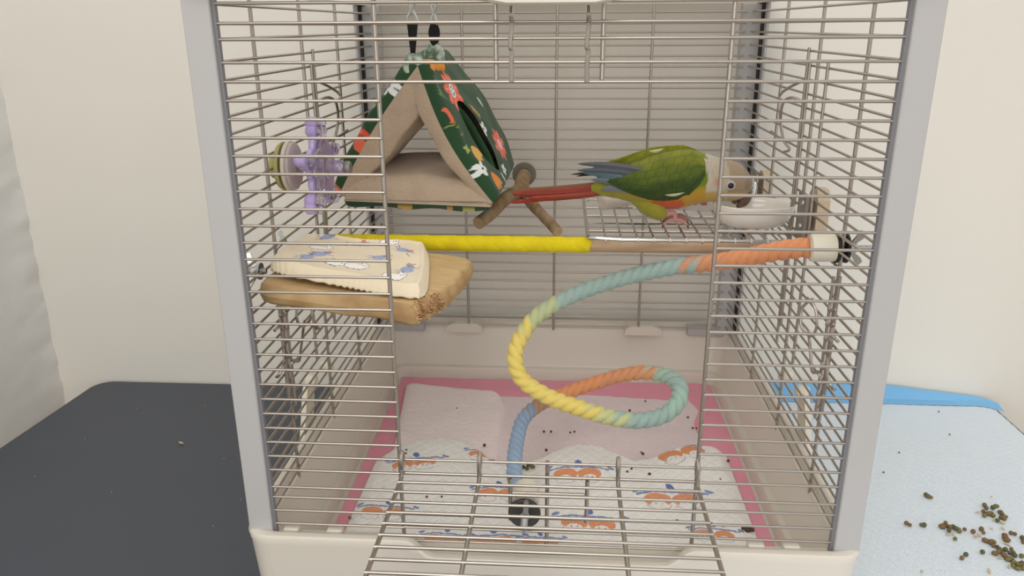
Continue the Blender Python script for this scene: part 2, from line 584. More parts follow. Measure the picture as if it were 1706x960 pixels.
for s in (-1, 1):
    m_ = MB(); m_.box(*sorted((s * .170, s * .2175)), .438, .450, -.014, -.0005, .001)
    m_.build('corner_pad', post_m, tray)
    # white side clip holding tray and cage together
    m_ = MB()
    prof = [(.128, -.030), (.140, -.016), (.152, .004), (.160, .022), (.168, .036), (.178, .040), (.186, .034), (.184, .018), (.176, -.002), (.164, -.022), (.150, -.036)]
    m_.rings([[(s * .2345, y, z) for y, z in prof], [(s * .2375, y, z) for y, z in prof], [(s * .2395, .157 + (y - .157) * .85, .003 + (z - .003) * .9) for y, z in prof]])
    clip = m_.build('side_clip', cream_m, cage)
    m_ = MB(); m_.lathe([(.001, -.002), (.0055, 0), (.0065, .004), (.0055, .009), (.002, .012)], (s * .230, .178, .036), (s * 1, 0, .3), 16)
    m_.build('clip_knob', cream_m, clip)
    m_ = MB(); m_.lathe([(.001, -.002), (.0055, 0), (.0065, .004), (.0055, .009), (.002, .012)], (s * .222, .206, .038), (s * 1, 0, .3), 16)
    m_.build('clip_knob', cream_m, clip)
for x0 in (-.204, -.170, .150, .176):
    m_ = MB(); m_.box(x0, x0 + .012, -.002, .006, -.014, -.004, .001)
    m_.build('front_tab', white_m, tray)

# ------------------------------------------------------------------ liners in the tray
FZ = -.0745
pink_m = mat('pink_film', (238, 160, 180), 0.55, bump=0.5, bscale=70, var=0.06, vscale=30)
pinkcore = mat('pink_quilt', (240, 222, 226), 0.9, bump=0.5, bscale=130, kind='wave', var=0.05, vscale=25)
pp = empty('pink_pad', (0, .24, FZ), 'pink edged absorbent pad lining the bottom of the cage tray', 'pad')
nu, nv = 240, 240
U, Vv = np.meshgrid(np.linspace(0, 1, nu), np.linspace(0, 1, nv), indexing='ij')
X = -.198 + U * .398; Y = .045 + Vv * .378
Z = np.zeros(X.shape)
for i in range(nu):
    for j in range(nv):
        x, y = X[i, j], Y[i, j]
        Z[i, j] = FZ + .0008 + .0022 * max(0, noise.noise(Vector((x * 12, y * 12, 4)))) + .0007 * noise.noise(Vector((x * 60, y * 60, 4)))
fc = np.array(grid_faces(nu, nv))
cx = X.ravel()[fc].mean(1); cy = Y.ravel()[fc].mean(1)
wob = .004 * np.sin(cy * 40) + .003 * np.sin(cy * 95)
inb = (cx > -.169 + wob * .5) & (cx < .166 + wob) & (cy < .377 + .003 * np.sin(cx * 30))
Vt = np.stack([X, Y, Z], -1).reshape(-1, 3)
def submesh(name, V, fc, m, parent, **k):
    used = np.unique(fc); mp = -np.ones(len(V), int); mp[used] = np.arange(len(used))
    return mesh(name, V[used], mp[fc].tolist(), m, parent, **k)
submesh('border_film', Vt, fc[~inb], pink_m, pp)['label'] = 'pink plastic border'
submesh('quilted_core', Vt, fc[inb], pinkcore, pp)
# folded, raised back left corner
nu, nv = 44, 44
U, Vv = np.meshgrid(np.linspace(0, 1, nu), np.linspace(0, 1, nv), indexing='ij')
c00 = atZ(652, 765, FZ + .004); c10 = atZ(832, 765, FZ + .0025); c01 = atZ(678, 634, FZ + .010); c11 = atZ(846, 650, FZ + .007)
P = np.zeros((nu, nv, 3))
for i in range(nu):
    for j in range(nv):
        u, v = U[i, j], Vv[i, j]
        ex = max(0, (u - .82) / .18); ey = max(0, (v - .86) / .14)
        u2 = u - .05 * ey * ex; v2 = v - .12 * ex * ex * v
        p = (c00 * (1 - u2) + c10 * u2) * (1 - v2) + (c01 * (1 - u2) + c11 * u2) * v2
        e = min(u, 1 - u, v, 1 - v)
        zz = .0015 * noise.noise(Vector((u * 5, v * 5, 0))) - .006 * max(0, 1 - (1 - u) / .04) - .006 * max(0, 1 - (1 - v) / .03) - .003 * max(0, 1 - u / .04)
        P[i, j] = (p.x, p.y, p.z + zz)
Q = P.copy(); Q[:, :, 2] = np.minimum(P[:, :, 2] - .0012, FZ + .003)
mesh('folded_corner', P, grid_faces(nu, nv), mat('quilt_square', (244, 230, 230), .9, bump=.8, bscale=170, kind='voronoi'), pp)

# printed quilted pad in front
nu, nv = 620, 400
U, Vv = np.meshgrid(np.linspace(0, 1, nu), np.linspace(0, 1, nv), indexing='ij')
top_px = [(575, 880), (590, 800), (620, 765), (660, 743), (700, 730), (740, 726), (775, 733), (800, 748), (822, 768), (850, 770), (880, 764), (905, 757), (940, 744), (965, 740), (1000, 743), (1030, 755), (1055, 764), (1085, 760), (1120, 748), (1155, 738), (1185, 740), (1215, 755), (1240, 790), (1262, 880)]
tp = [atZ(x, y, FZ + .008) for x, y in top_px]
bx = np.array([p.x for p in tp]); by = np.array([p.y for p in tp])
X0 = -.186 + U * .372
By = np.interp(X0, bx, by, left=by[0], right=by[-1])
Y0 = .028
edge_x = np.minimum(1, np.minimum(U, 1 - U) / .03)
Y = Y0 + (By - Y0) * Vv
Z = np.zeros(X0.shape)
lump = lambda x, y: .003 * math.exp(-((x + .12) ** 2 + (y - .22) ** 2) / .0022) + .004 * math.exp(-((x - .04) ** 2 + (y - .225) ** 2) / .002) + .006 * math.exp(-((x - .14) ** 2 + (y - .22) ** 2) / .0016)
cr_ = {}
for i in range(0, nu):
    for j in range(0, nv, 1):
        if i % 5 == 0 and j % 5 == 0:
            x, y = X0[i, j], Y[i, j]
            cr_[(i, j)] = .0025 * noise.noise(Vector((x * 14, y * 14, 9))) + .0012 * noise.noise(Vector((x * 45, y * 45, 9))) + lump(x, y)
G = np.zeros(((nu + 4) // 5, (nv + 4) // 5))
for (i, j), v in cr_.items(): G[i // 5, j // 5] = v
ii = np.clip(np.arange(nu) / 5, 0, G.shape[0] - 1.001); jj = np.clip(np.arange(nv) / 5, 0, G.shape[1] - 1.001)
i0 = ii.astype(int); j0 = jj.astype(int); fi = (ii - i0)[:, None]; fj = (jj - j0)[None, :]
Gi = (G[i0][:, j0] * (1 - fi) + G[i0 + 1][:, j0] * fi) * (1 - fj) + (G[i0][:, j0 + 1] * (1 - fi) + G[i0 + 1][:, j0 + 1] * fi) * fj
ev = np.minimum(1, (1 - Vv) / .04) * np.minimum(1, Vv / .03) * edge_x
Z = FZ + .0030 + (.0045 + Gi) * np.sqrt(np.clip(ev, 0, 1))
quilt = np.minimum(np.abs(((X0 + Y) * 70) % 1 - .5), np.abs(((X0 - Y) * 70) % 1 - .5))
Z += .0006 * np.minimum(1, quilt * 6) * edge_x
Cc = np.empty(X0.shape + (3,)); Cc[:] = lin((243, 241, 238))
def fox(cx, cy, s=1.0, rot=0.0, leaf=True):
    c, s_ = math.cos(rot), math.sin(rot)
    T = lambda x, y: (cx + s * (x * c - y * s_), cy + s * (x * s_ + y * c))
    for dx_ in (-.010, .010):
        a, b = T(dx_, 0); Cc[ell(X0, Y, a, b, .010 * s, .0075 * s, rot)] = lin((232, 158, 116))
        a, b = T(dx_, -.0055); Cc[ell(X0, Y, a, b, .0058 * s, .0042 * s, rot)] = lin((246, 240, 236))
        for e in (-.0022, .0022):
            a, b = T(dx_ + e, -.0045); Cc[ell(X0, Y, a, b, .0007, .0007)] = lin((70, 60, 70))
        m_ = ell(X0, Y, *T(dx_, -.0065), .0085 * s, .006 * s, rot) & ~ell(X0, Y, *T(dx_, -.0065), .0078 * s, .0053 * s, rot) & (Y < cy - .006 * s)
        Cc[m_] = lin((186, 184, 196))
    Cc[seg_mask(X0, Y, [T(-.024, .006), T(-.012, .0095), T(.010, .009), T(.026, .0065)], .0011 * s)] = lin((134, 150, 194))
    if leaf:
        a, b = T(.001, .0155); Cc[ell(X0, Y, a, b, .0028 * s, .0042 * s, rot + .3)] = lin((112, 128, 184))
        a, b = T(-.024, .010); Cc[ell(X0, Y, a, b, .0035 * s, .0018 * s, rot + .6)] = lin((134, 150, 194))
        a, b = T(.028, .009); Cc[ell(X0, Y, a, b, .0035 * s, .0018 * s, rot - .5)] = lin((134, 150, 194))
for x, y, s, r in ((690, 776, 1.15, .12), (812, 760, 1.0, -.05), (830, 822, 1.05, .08), (638, 852, 1.05, -.05), (962, 793, 1.2, .0), (1135, 762, 1.35, .42), (980, 872, 1.25, 0), (1120, 832, 1.35, .05), (740, 900, .9, 0), (820, 905, 1.05, .1), (1190, 890, .9, 0), (900, 905, .8, .1), (640, 810, .001, 0)):
    p = atZ(x, y, FZ + .008); fox(p.x, p.y, s, r)
fp = mesh('printed_quilt', np.stack([X0, Y, Z], -1), grid_faces(nu, nv), mat('printed_cotton', (255, 255, 255), 0.9, attr=True, bump=.3, bscale=400), None, cols=Cc)
tag(fp, 'white quilted pad with orange fox and blue leaf print in front of the tray', 'pad')

# ------------------------------------------------------------------ rope perch
ropem = mat('cotton_rope', (255, 255, 255), 0.95, attr=True, bump=0.6, bscale=900, sheen=0.15)
rp = empty('rope_perch', (0.05, 0.15, FZ), 'curling twisted cotton rope perch in pastel orange, teal, yellow and blue', 'perch')
# px, py, Y, radius, colour
O_, T_, Y_, B_ = (226, 152, 106), (160, 184, 178), (232, 210, 116), (146, 170, 198)
O2 = (214, 150, 110)
RP = [(1350, 412, .093, .0080, O_), (1300, 418, .105, .0078, O_), (1240, 430, .125, .0075, O_), (1185, 438, .145, .0073, O2), (1120, 446, .165, .0072, T_), (1040, 463, .182, .0072, T_), (960, 490, .19, .0073, T_), (898, 524, .185, .0073, (190, 198, 150)), (866, 565, .175, .0074, Y_),
      (858, 600, .165, .0075, Y_), (872, 634, .158, .0075, Y_), (915, 662, .152, .0076, Y_), (965, 680, .150, .0076, Y_), (1010, 694, .150, .0076, (200, 205, 150)), (1060, 701, .152, .0076, T_), (1105, 692, .160, .0077, T_), (1130, 668, .172, .0078, (165, 195, 180)), (1130, 640, .188, .0078, T_), (1105, 625, .205, .0075, (165, 190, 170)), (1070, 621, .215, .0072, O2),
      (1030, 627, .222, .0070, O2), (980, 642, .225, .0070, O_), (930, 660, .217, .0068, O_), (896, 676, .200, .0068, (190, 150, 120)), (872, 698, .175, .0068, B_), (862, 730, .145, .0068, B_), (857, 765, .110, .0068, B_), (858, 800, .080, .0068, B_), (868, 825, .055, .0066, B_), (876, 838, .036, .0064, B_)]
ctr = [atY(a, b, Y) for a, b, Y, r, c in RP]
# keep above floor
ctr = [Vector((p.x, p.y, max(p.z, FZ + .016))) for p in ctr]
NS = 22
path = spline(ctr, NS)
rad = np.interp(np.arange(len(path)), np.arange(len(RP)) * NS, [r for *_, r, c in RP])
cl = np.array([lin(c) for *_, c in RP])
SEG = 45
Vs = []; Cs = []; t0 = (path[1] - path[0]).normalized(); nrm = t0.orthogonal().normalized(); sl = 0; tot = []
for i, p in enumerate(path):
    t = ((path[min(i + 1, len(path) - 1)]) - path[max(i - 1, 0)]).normalized()
    if i: sl += (p - path[i - 1]).length
    nrm = (nrm - t * nrm.dot(t)).normalized(); b = t.cross(nrm)
    tw = -2 * PI * sl / .029
    for k in range(SEG):
        a = 2 * PI * k / SEG
        ph = 1.5 * (a - tw)
        c = abs(math.cos(ph))
        prof = .74 + .31 * (c ** .62)
        rr = rad[i] * prof
        Vs.append(p + nrm * math.cos(a) * rr + b * math.sin(a) * rr)
        strand = int(((a - tw) / (2 * PI) * 3 + .5) // 1) % 3
        ci = min(len(RP) - 1.001, i / NS + (strand - 1) * .25)
        ci = max(0, ci); i0 = int(ci); f_ = ci - i0; f_ = smooth01((f_ - .25) / .5)
        col = cl[i0] * (1 - f_) + cl[i0 + 1] * f_
        Cs.append(col)
n = len(path)
fcs = []
for i in range(n - 1):
    for k in range(SEG):
        j = (k + 1) % SEG
        fcs.append((i * SEG + k, i * SEG + j, (i + 1) * SEG + j, (i + 1) * SEG + k))
fcs += [tuple(range(SEG - 1, -1, -1)), tuple((n - 1) * SEG + k for k in range(SEG))]
mesh('rope', [tuple(v) for v in Vs], fcs, ropem, rp, cols=Cs)
# right end fitting on side panel
c0 = atY(1349, 413, .0915)
ax = (Vector((.2145, .0905, c0.z + .0005)) - c0).normalized()
def fitting(c, ax, L, parent, r=.0108, wing=True):
    c = Vector(c)
    m_ = MB(); m_.lathe([(r * .86, 0), (r * .98, .0006), (r, .002), (r, L - .001), (r * .97, L)], c, ax, 32)
    m_.build('end_cap', cream_m, parent)
    m_ = MB(); m_.lathe([(r * 1.0, 0), (r * 1.08, .0005), (r * 1.08, .0022), (r * 1.0, .0027)], c + ax * (L + .0002), ax, 32)
    m_.build('washer', blackrub, parent)
m_ = fitting(c0, ax, .0185, rp)
cw = c0 + ax * .0250
m_ = MB(); m_.lathe([(.0108, 0), (.0117, .0006), (.0117, .0022), (.0108, .0028)], cw, ax, 32); m_.build('washer', blackrub, rp)
def wingnut(c, ax, parent, tilt=0.5, s=1.0):
    c = Vector(c); ax = Vector(ax).normalized(); up = Vector((0, 0, 1)) - ax * ax.z; up.normalize(); sd = ax.cross(up)
    up2 = up * math.cos(tilt) + sd * math.sin(tilt)
    m_ = MB(); m_.lathe([(.0042 * s, 0), (.0045 * s, .001), (.0036 * s, .006 * s), (.003 * s, .0065 * s)], c, ax, 16)
    for q_ in (-1, 1):
        prs = []
        for (a, h, w_) in ((.003, .003, .0016), (.006, .005, .0018), (.0095, .008, .0026), (.0125, .0095, .0028), (.0135, .0098, .0012)):
            ce = c + up2 * q_ * a * s + ax * h * s
            th = up2.cross(ax)
            dirv = (ax * .8 - up2 * q_ * .6).normalized()
            prs.append([ce + dirv * w_ * s + th * .0011 * s, ce + dirv * w_ * s - th * .0011 * s, ce - dirv * w_ * s - th * .0011 * s, ce - dirv * w_ * s + th * .0011 * s])
        m_.rings(prs)
    m_.build('wing_nut', steel2, parent)
def bolt(c, ax, L, parent, r=.0024):
    m_ = MB(); prof = []
    n_ = int(L / .0006)
    for k in range(n_): prof.append((r * (1.0 if k % 2 else .86), k * .0006))
    m_.lathe(prof, c, ax, 14); m_.build('threaded_bolt', steel2, parent)
wingnut(cw + ax * .003, ax, rp, .15)
bolt(cw + ax * .001, ax, .020, rp, .0020)
# front lower end: cap inside, washers and nut outside the front wires
fc_ = atY(874, 852, -.001)
fx = Vector((0, -1, 0))
m_ = MB(); m_.lathe([(.0092, 0), (.0104, .0006), (.0106, .002), (.0106, .020), (.0100, .021)], (fc_.x, .026, fc_.z + .001), fx, 32); m_.build('end_cap', cream_m, rp)
m_ = MB(); m_.lathe([(.0085, 0), (.0116, .0006), (.0121, .0012), (.0121, .0032), (.0112, .0042), (.006, .0030), (.0040, .0028)], (fc_.x, -.0013, fc_.z), fx, 36)
m_.build('washer', rubber_m, rp)
m_ = MB(); m_.lathe([(.0042, 0), (.0042, .0035), (.0036, .0042)], (fc_.x + .0004, -.004, fc_.z - .0004), fx, 6); m_.build('nut', steel2, rp)
bolt((fc_.x + .0004, -.004, fc_.z - .0004), fx, .019, rp, .0027)
m_ = MB(); m_.rings([[(fc_.x + .001 + a, -.0075, fc_.z + .003 + b) for a, b in ((-.002, 0), (.002, 0), (.0026, .009), (.0008, .012), (-.0012, .010))], [(fc_.x + .001 + a, -.0095, fc_.z + .003 + b) for a, b in ((-.002, 0), (.002, 0), (.0026, .009), (.0008, .012), (-.0012, .010))]])
m_.build('wing_nut', steel2, rp)

# ------------------------------------------------------------------ wooden ledge
woodm = mat('pale_wood', (208, 180, 134), 0.6, rgb2=(194, 164, 118), vscale=12, stretch=(3, 14, 3), bump=.3, bscale=60)
barkm = mat('waney_edge', (202, 172, 126), 0.65, rgb2=(164, 128, 84), vscale=34, bump=.6, bscale=60)
chewm = mat('chewed_wood', (222, 190, 146), 0.9, rgb2=(150, 102, 60), vscale=300, bump=1.0, bscale=500)
lg = empty('ledge_perch', (-.15, .09, .17), 'thick pale wooden corner ledge with ragged chewed edge bolted to the left side', 'perch')
def ltop(x, y): return .1865 - (x + .215) * .115
out = []
front = [(-.2135, .040), (-.213, .0300), (-.205, .0262), (-.18, .0255), (-.15, .0245), (-.125, .0235), (-.1085, .0215), (-.100, .0210)]
right = [(-.0965, .0235), (-.0945, .030), (-.0900, .038), (-.0870, .047), (-.0855, .056), (-.0815, .061), (-.0790, .068), (-.0800, .074), (-.0775, .080), (-.0755, .087), (-.0765, .093), (-.0740, .099), (-.0730, .107), (-.0745, .113), (-.0715, .120), (-.0700, .130), (-.0715, .138), (-.0700, .146), (-.0740, .153)]
back = [(-.085, .1560), (-.12, .157), (-.16, .158), (-.21, .158), (-.2135, .155)]
out = front + right + back
def ledge_ring(inset, zf, jag=0):
    cx_, cy_ = -.15, .09
    r_ = []
    for i, (x, y) in enumerate(out):
        d = Vector((x - cx_, y - cy_)); L = d.length
        d = d * ((L - inset) / L)
        xx, yy = cx_ + d.x, cy_ + d.y
        if jag: xx += jag * random.uniform(-1, 1); yy += jag * random.uniform(-1, 1)
        r_.append((xx, yy, ltop(xx, yy) + zf + (.0012 * math.sin(x * 90) if zf < -.01 else 0)))
    return r_
m_ = MB(); m_.rings([ledge_ring(.006, -.0175), ledge_ring(.001, -.0145), ledge_ring(-.0012, -.009, .0004), ledge_ring(-.0006, -.004, .0003), ledge_ring(.0008, -.001), ledge_ring(.003, 0)], True, False)
m_.build('ledge_rim', barkm, lg, angle=.5)
m_ = MB(); m_.rings([ledge_ring(.003, 0.0), ledge_ring(.010, .0001), ledge_ring(.04, .0001)], False, True)
m_.build('ledge_top', woodm, lg, angle=.5)
# chewed patch at the near right corner
bm = MB()
for k in range(620):
    t = random.random(); u = random.random()
    bx_ = -.1005 + .0135 * t + .006 * u - .002; by_ = .0235 + .030 * t + random.uniform(-.0015, .0015)
    bz = ltop(bx_, by_) - .0015 - .011 * u * (1 - .3 * t)
    d = Vector((random.uniform(.2, 1), random.uniform(-1, .2), random.uniform(-.4, .8))).normalized() * random.uniform(.003, .0060)
    p = Vector((bx_, by_, bz))
    bm.tube([p - d * .4, p + d], [.0007, .0003], 4)
o = bm.build('chewed_fibres', chewm, lg, smooth=False); o['kind'] = 'stuff'
wn = atX(433, 452, -.2195)
wingnut(wn, (-1, -.15, 0), lg, .5)
bolt((-.2145, wn.y, wn.z), (-1, 0, 0), .020, lg, .0022)
m_ = MB(); m_.lathe([(.0065, 0), (.0065, .0015)], (-.2185, wn.y, wn.z), (-1, 0, 0), 20); m_.build('washer', steel2, lg)
wingnut((-.2205, .110, .196), (-1, 0, 0), lg, .9, .7)

# quilted cushion pad on the ledge
NUc, NVc = 230, 170
cA = atZ(436, 428, .2035); cD = atZ(500, 386, .2005); cB = atZ(712, 482, .1835); cC = atZ(716, 398, .1870)
cA = Vector((-.2125, cA.y - .002, cA.z)); cD = Vector((-.2110, cD.y, cD.z))
U, Vv = np.meshgrid(np.linspace(0, 1, NUc), np.linspace(0, 1, NVc), indexing='ij')
def quilt_pt(u, v):
    bowb = .016 * math.sin(PI * u) ** 1.0 * (1 - v)        # front edge sags toward viewer
    p = (cA * (1 - u) + cB * u) * (1 - v) + (cD * (1 - u) + cC * u) * v
    r = .0
    return p
P = np.zeros((NUc, NVc, 3)); Q = np.zeros((NUc, NVc, 3))
for i in range(NUc):
    for j in range(NVc):
        u, v = U[i, j], Vv[i, j]
        # squircle rounding of corners
        a, b = 2 * u - 1, 2 * v - 1
        k = (1 - .10 * (abs(a) ** 4 * abs(b) ** 4))
        u2, v2 = .5 + a * k / 2, .5 + b * k / 2
        p = quilt_pt(u2, v2)
        e = min(min(u, 1 - u) * 1.0, min(v, 1 - v) * .8)
        lip = min(1, e / .035) ** .5
        roll = math.exp(-((e - .045) / .022) ** 2) * .0028
        sc = .00016 * math.sin((u * 38 + 2 * math.sin(u * 11) if min(v, 1 - v) < min(u, 1 - u) else v * 36) * 2 * PI / 2) * math.exp(-((e) / .04) ** 2)
        puff = .0010 * noise.noise(Vector((u * 9, v * 7, 2))) + .0022 * noise.noise(Vector((u * 3, v * 3, 5)))
        h = .0048 * lip + roll * .7 + sc * 2 + puff * min(1, e / .06) - .0035 * (1 - lip)
        P[i, j] = (p.x, p.y + sc * 2.5, p.z - .0075 + h)
        Q[i, j] = (p.x, p.y + sc * 2.5, p.z - .0095 - .002 * lip)
UM, VM = U * .135, Vv * .115
Cc = np.empty((NUc, NVc, 3)); Cc[:] = lin((238, 224, 196))
def pet(x0, y0, r_, kd):
    c, s_ = math.cos(r_), math.sin(r_)
    T = lambda x, y: (x0 + x * c - y * s_, y0 + (x * s_ + y * c) * 1.5)
    if kd == 0:
        Cc[ell(UM, VM, *T(0, 0), .0062, .0058, r_)] = lin((160, 172, 206))
        Cc[ell(UM, VM, *T(.006, .002), .0034, .0042, 1)] = lin((140, 154, 198))
        Cc[ell(UM, VM, *T(-.003, -.002), .003, .0030, 1)] = lin((170, 182, 214))
        for p_ in (((-.011, .003), (-.004, 0)), ((-.010, -.003), (-.004, 0)), ((.004, .003), (.013, .002)), ((-.004, .002), (-.009, .006)), ((.006, -.002), (.012, -.005))):
            Cc[seg_mask(UM, VM, [T(*p_[0]), T(*p_[1])], .0005)] = lin((110, 118, 160))
        Cc[ell(UM, VM, *T(.008, .004), .0026, .0030)] = lin((212, 146, 128))
    else:
        body = ell(UM, VM, *T(0, 0), .0085, .0062, r_) | ell(UM, VM, *T(.0085, .002), .0036, .0046) | ell(UM, VM, *T(.0075, .0055), .0012, .003)
        outl = ell(UM, VM, *T(0, 0), .0092, .0070, r_) | ell(UM, VM, *T(.0085, .002), .0043, .0054) | ell(UM, VM, *T(.0075, .0055), .0018, .0038)
        Cc[outl] = lin((150, 140, 132)); Cc[body] = lin((252, 250, 246))
        for e in (.0072, .0098): Cc[ell(UM, VM, *T(e, .002), .0006, .0008)] = lin((50, 50, 60))
        for e in (-.005, 0, .004): Cc[ell(UM, VM, *T(e, -.004), .0012, .0010)] = lin((110, 110, 120))
for args in ((.030, .070, .1, 1), (.052, .033, -.3, 1), (.071, .030, .1, 1), (.088, .061, .2, 0), (.060, .095, .4, 0), (.108, .084, -.5, 0), (.028, .038, .8, 0), (.116, .040, .9, 0), (.105, .020, .2, 1), (.028, .102, .3, 0), (.090, .103, .0, 1), (.036, .050, .3, 0)):
    pet(*args)
cm = mat('printed_muslin', (255, 255, 255), .9, attr=True, bump=.9, bscale=120, sheen=.2)
nn = NUc * NVc
fcs = grid_faces(NUc, NVc) + [tuple(a + nn for a in f) for f in grid_faces(NUc, NVc, True)]
def ringidx(nu, nv):
    r = [i * nv for i in range(nu)] + [(nu - 1) * nv + j for j in range(1, nv)] + [i * nv + nv - 1 for i in range(nu - 2, -1, -1)] + [j for j in range(nv - 2, 0, -1)]
    return r
rr_ = ringidx(NUc, NVc)
for a, b in zip(rr_, rr_[1:] + rr_[:1]): fcs.append((a, a + nn, b + nn, b))
cu = mesh('quilted_mat', np.vstack([P.reshape(-1, 3), Q.reshape(-1, 3)]), fcs, cm, None, cols=np.vstack([Cc.reshape(-1, 3)] * 2))
tag(cu, 'cream quilted cloth mat with small animal print lying on the wooden ledge', 'mat')

# ------------------------------------------------------------------ straight wooden perch with yellow wrap
dw = empty('dowel_perch', (0, .172, .172), 'long straight wooden perch with left half wrapped in yellow bandage', 'perch')
dowm = mat('perch_wood', (200, 172, 142), .6, rgb2=(176, 146, 116), vscale=10, stretch=(2, 20, 20), bump=.2, bscale=100)
m_ = MB(); m_.tube(spline([(-.2135, .172, .1785), (-.1, .172, .1785), (0, .172, .1785), (.1, .172, .1785), (.2135, .172, .1785)], 6), .0064, 20)
m_.build('dowel', dowm, dw)
yel = mat('yellow_bandage', (226, 206, 20), .85, bump=1.0, bscale=420, var=.18, vscale=90, stretch=(1, .5, .5))
V_ = []; sg = 28; N_ = 420; x0, x1 = -.2050, .0330
for i in range(N_):
    x = x0 + (x1 - x0) * i / (N_ - 1)
    for k in range(sg):
        a = 2 * PI * k / sg
        ph = ((x - a * .006) / .024) % 1
        r_ = .0068 + .0005 * ph + .00012 * math.sin(x * 3500 + k * 2.4)
        if i in (0, N_ - 1): r_ = .0065
        V_.append((x + (.0008 * math.sin(a * 3) if i > N_ - 4 else 0), .172 + r_ * math.cos(a), .1785 + r_ * math.sin(a)))
fcs = [(i * sg + k, i * sg + (k + 1) % sg, (i + 1) * sg + (k + 1) % sg, (i + 1) * sg + k) for i in range(N_ - 1) for k in range(sg)]
mesh('bandage_wrap', V_, fcs, yel, dw)['label'] = 'yellow crinkled self-adhesive bandage'
bolt((.2135, .172, .1785), (1, 0, 0), .014, dw, .002)

# ------------------------------------------------------------------ forked branch perch on the back wires
yb = empty('forked_perch', (-.039, .41, .16), 'forked natural branch perch fixed to the back wires by a round washer', 'perch')
brk = mat('branch_bark', (168, 144, 112), .75, rgb2=(134, 104, 72), vscale=70, stretch=(1, 1, .4), bump=.7, bscale=220)
brk2 = mat('branch_cut', (192, 164, 128), .7, var=.2, vscale=200)
b0 = atY(873, 293, .424); b1 = atY(866, 318, .375); bL = atY(797, 372, .285); bR = atY(929, 386, .285)
def branch(pts, rs, name, parent):
    path = spline(pts, 8)
    rs2 = list(np.interp(np.arange(len(path)), np.arange(len(pts)) * 8, rs))
    m_ = MB(); m_.tube(path, rs2, 18)
    for i in range(len(m_.v)):
        v = Vector(m_.v[i]); n_ = noise.noise(v * 120) * .0005
        m_.v[i] = (v.x + n_, v.y, v.z + n_)
    return m_.build(name, brk, parent)
branch([b0, b0.lerp(b1, .5), b1, b1.lerp(bL, .35) + Vector((-.001, 0, .003)), b1.lerp(bL, .7), bL], [.0085, .0085, .0088, .0076, .0070, .0066], 'branch', yb)
branch([b1 + Vector((-.001, .01, 0)), b1.lerp(bR, .3), b1.lerp(bR, .6), bR], [.0062, .0060, .0057, .0055], 'branch', yb)
for e, pr_, r_ in ((bL, b1.lerp(bL, .7), .0062), (bR, b1.lerp(bR, .6), .0052)):
    a = (e - pr_).normalized()
    m_ = MB(); m_.lathe([(r_, 0), (r_ * .96, .0006), (r_ * .3, .0008), (.0008, .0002)], e, a, 18); m_.build('cut_end', brk2, yb)
m_ = MB(); m_.lathe([(.0125, 0), (.0140, .0005), (.0143, .0015), (.0143, .003), (.0135, .0038)], (b0.x, .4318, b0.z + .001), (0, -1, 0), 36)
m_.build('washer', mat('grey_washer', (126, 120, 110), .5, .3), yb)

# ------------------------------------------------------------------ wire rack shelf with two bowls
RZ = .1885
rk = empty('rack_shelf', (.12, .235, RZ), 'chrome wire rack shelf hooked on the right side of the cage', 'shelf')
chrome = mat('bright_chrome', (205, 203, 200), .18, 1.0)
m_ = MB(); fr = [(.204, .318, RZ), (.036, .318, RZ), (.030, .312, RZ), (.0305, .165, RZ), (.0315, .156, RZ), (.038, .1535, RZ + .001), (.060, .1530, RZ), (.204, .1530, RZ), (.2105, .158, RZ), (.2115, .17, RZ), (.2115, .30, RZ), (.209, .3165, RZ)]
m_.tube([Vector(p) for p in fr], .0017, 8, closed=True); m_.build('rack_frame', chrome, rk)
WMr = {}
for k in range(12):
    x = .0455 + k * .0137
    m_ = MB(); m_.tube([(x, .1530, RZ - .0020), (x, .1515, RZ - .0005), (x, .1530, RZ + .0016), (x, .160, RZ + .0008), (x, .318, RZ + .0008)], .0010, 6); m_.build('rack_wire', chrome, rk)
for y in (.185, .214, .245, .280):
    m_ = MB(); m_.tube([(.0305, y, RZ - .0009), (.2115, y, RZ - .0009)], .0011, 6); m_.build('cross_wire', chrome, rk)
zincd = mat('bracket_steel', (150, 146, 140), .45, .8)
wbl = mat('bracket_block', (216, 196, 168), .6, var=.1, vscale=60)
for yc, z0, z1 in ((.161, .189, .229), (.3405, .172, .2175)):
    m_ = MB(); m_.box(.2095, .2125, yc - .011, yc + .011, z0, z1, .0005)
    bk = m_.build('bracket_plate', zincd, rk)
    for zz in (z1 - .008, z0 + .012):
        m_ = MB(); m_.lathe([(.0028, 0), (.0026, .0012), (.0012, .0018)], (.2095, yc - .003, zz), (-1, 0, 0), 14); m_.build('screw', steel2, bk)
    m_ = MB(); pr = [(-.0125, 0), (.0125, 0), (.0125, .038), (.006, .044), (-.006, .044), (-.0125, .036)]
    m_.rings([[(.2190, yc + a, z0 + b) for a, b in pr], [(.2290, yc + a, z0 + b) for a, b in pr]]); m_.build('bracket_block', wbl, rk)

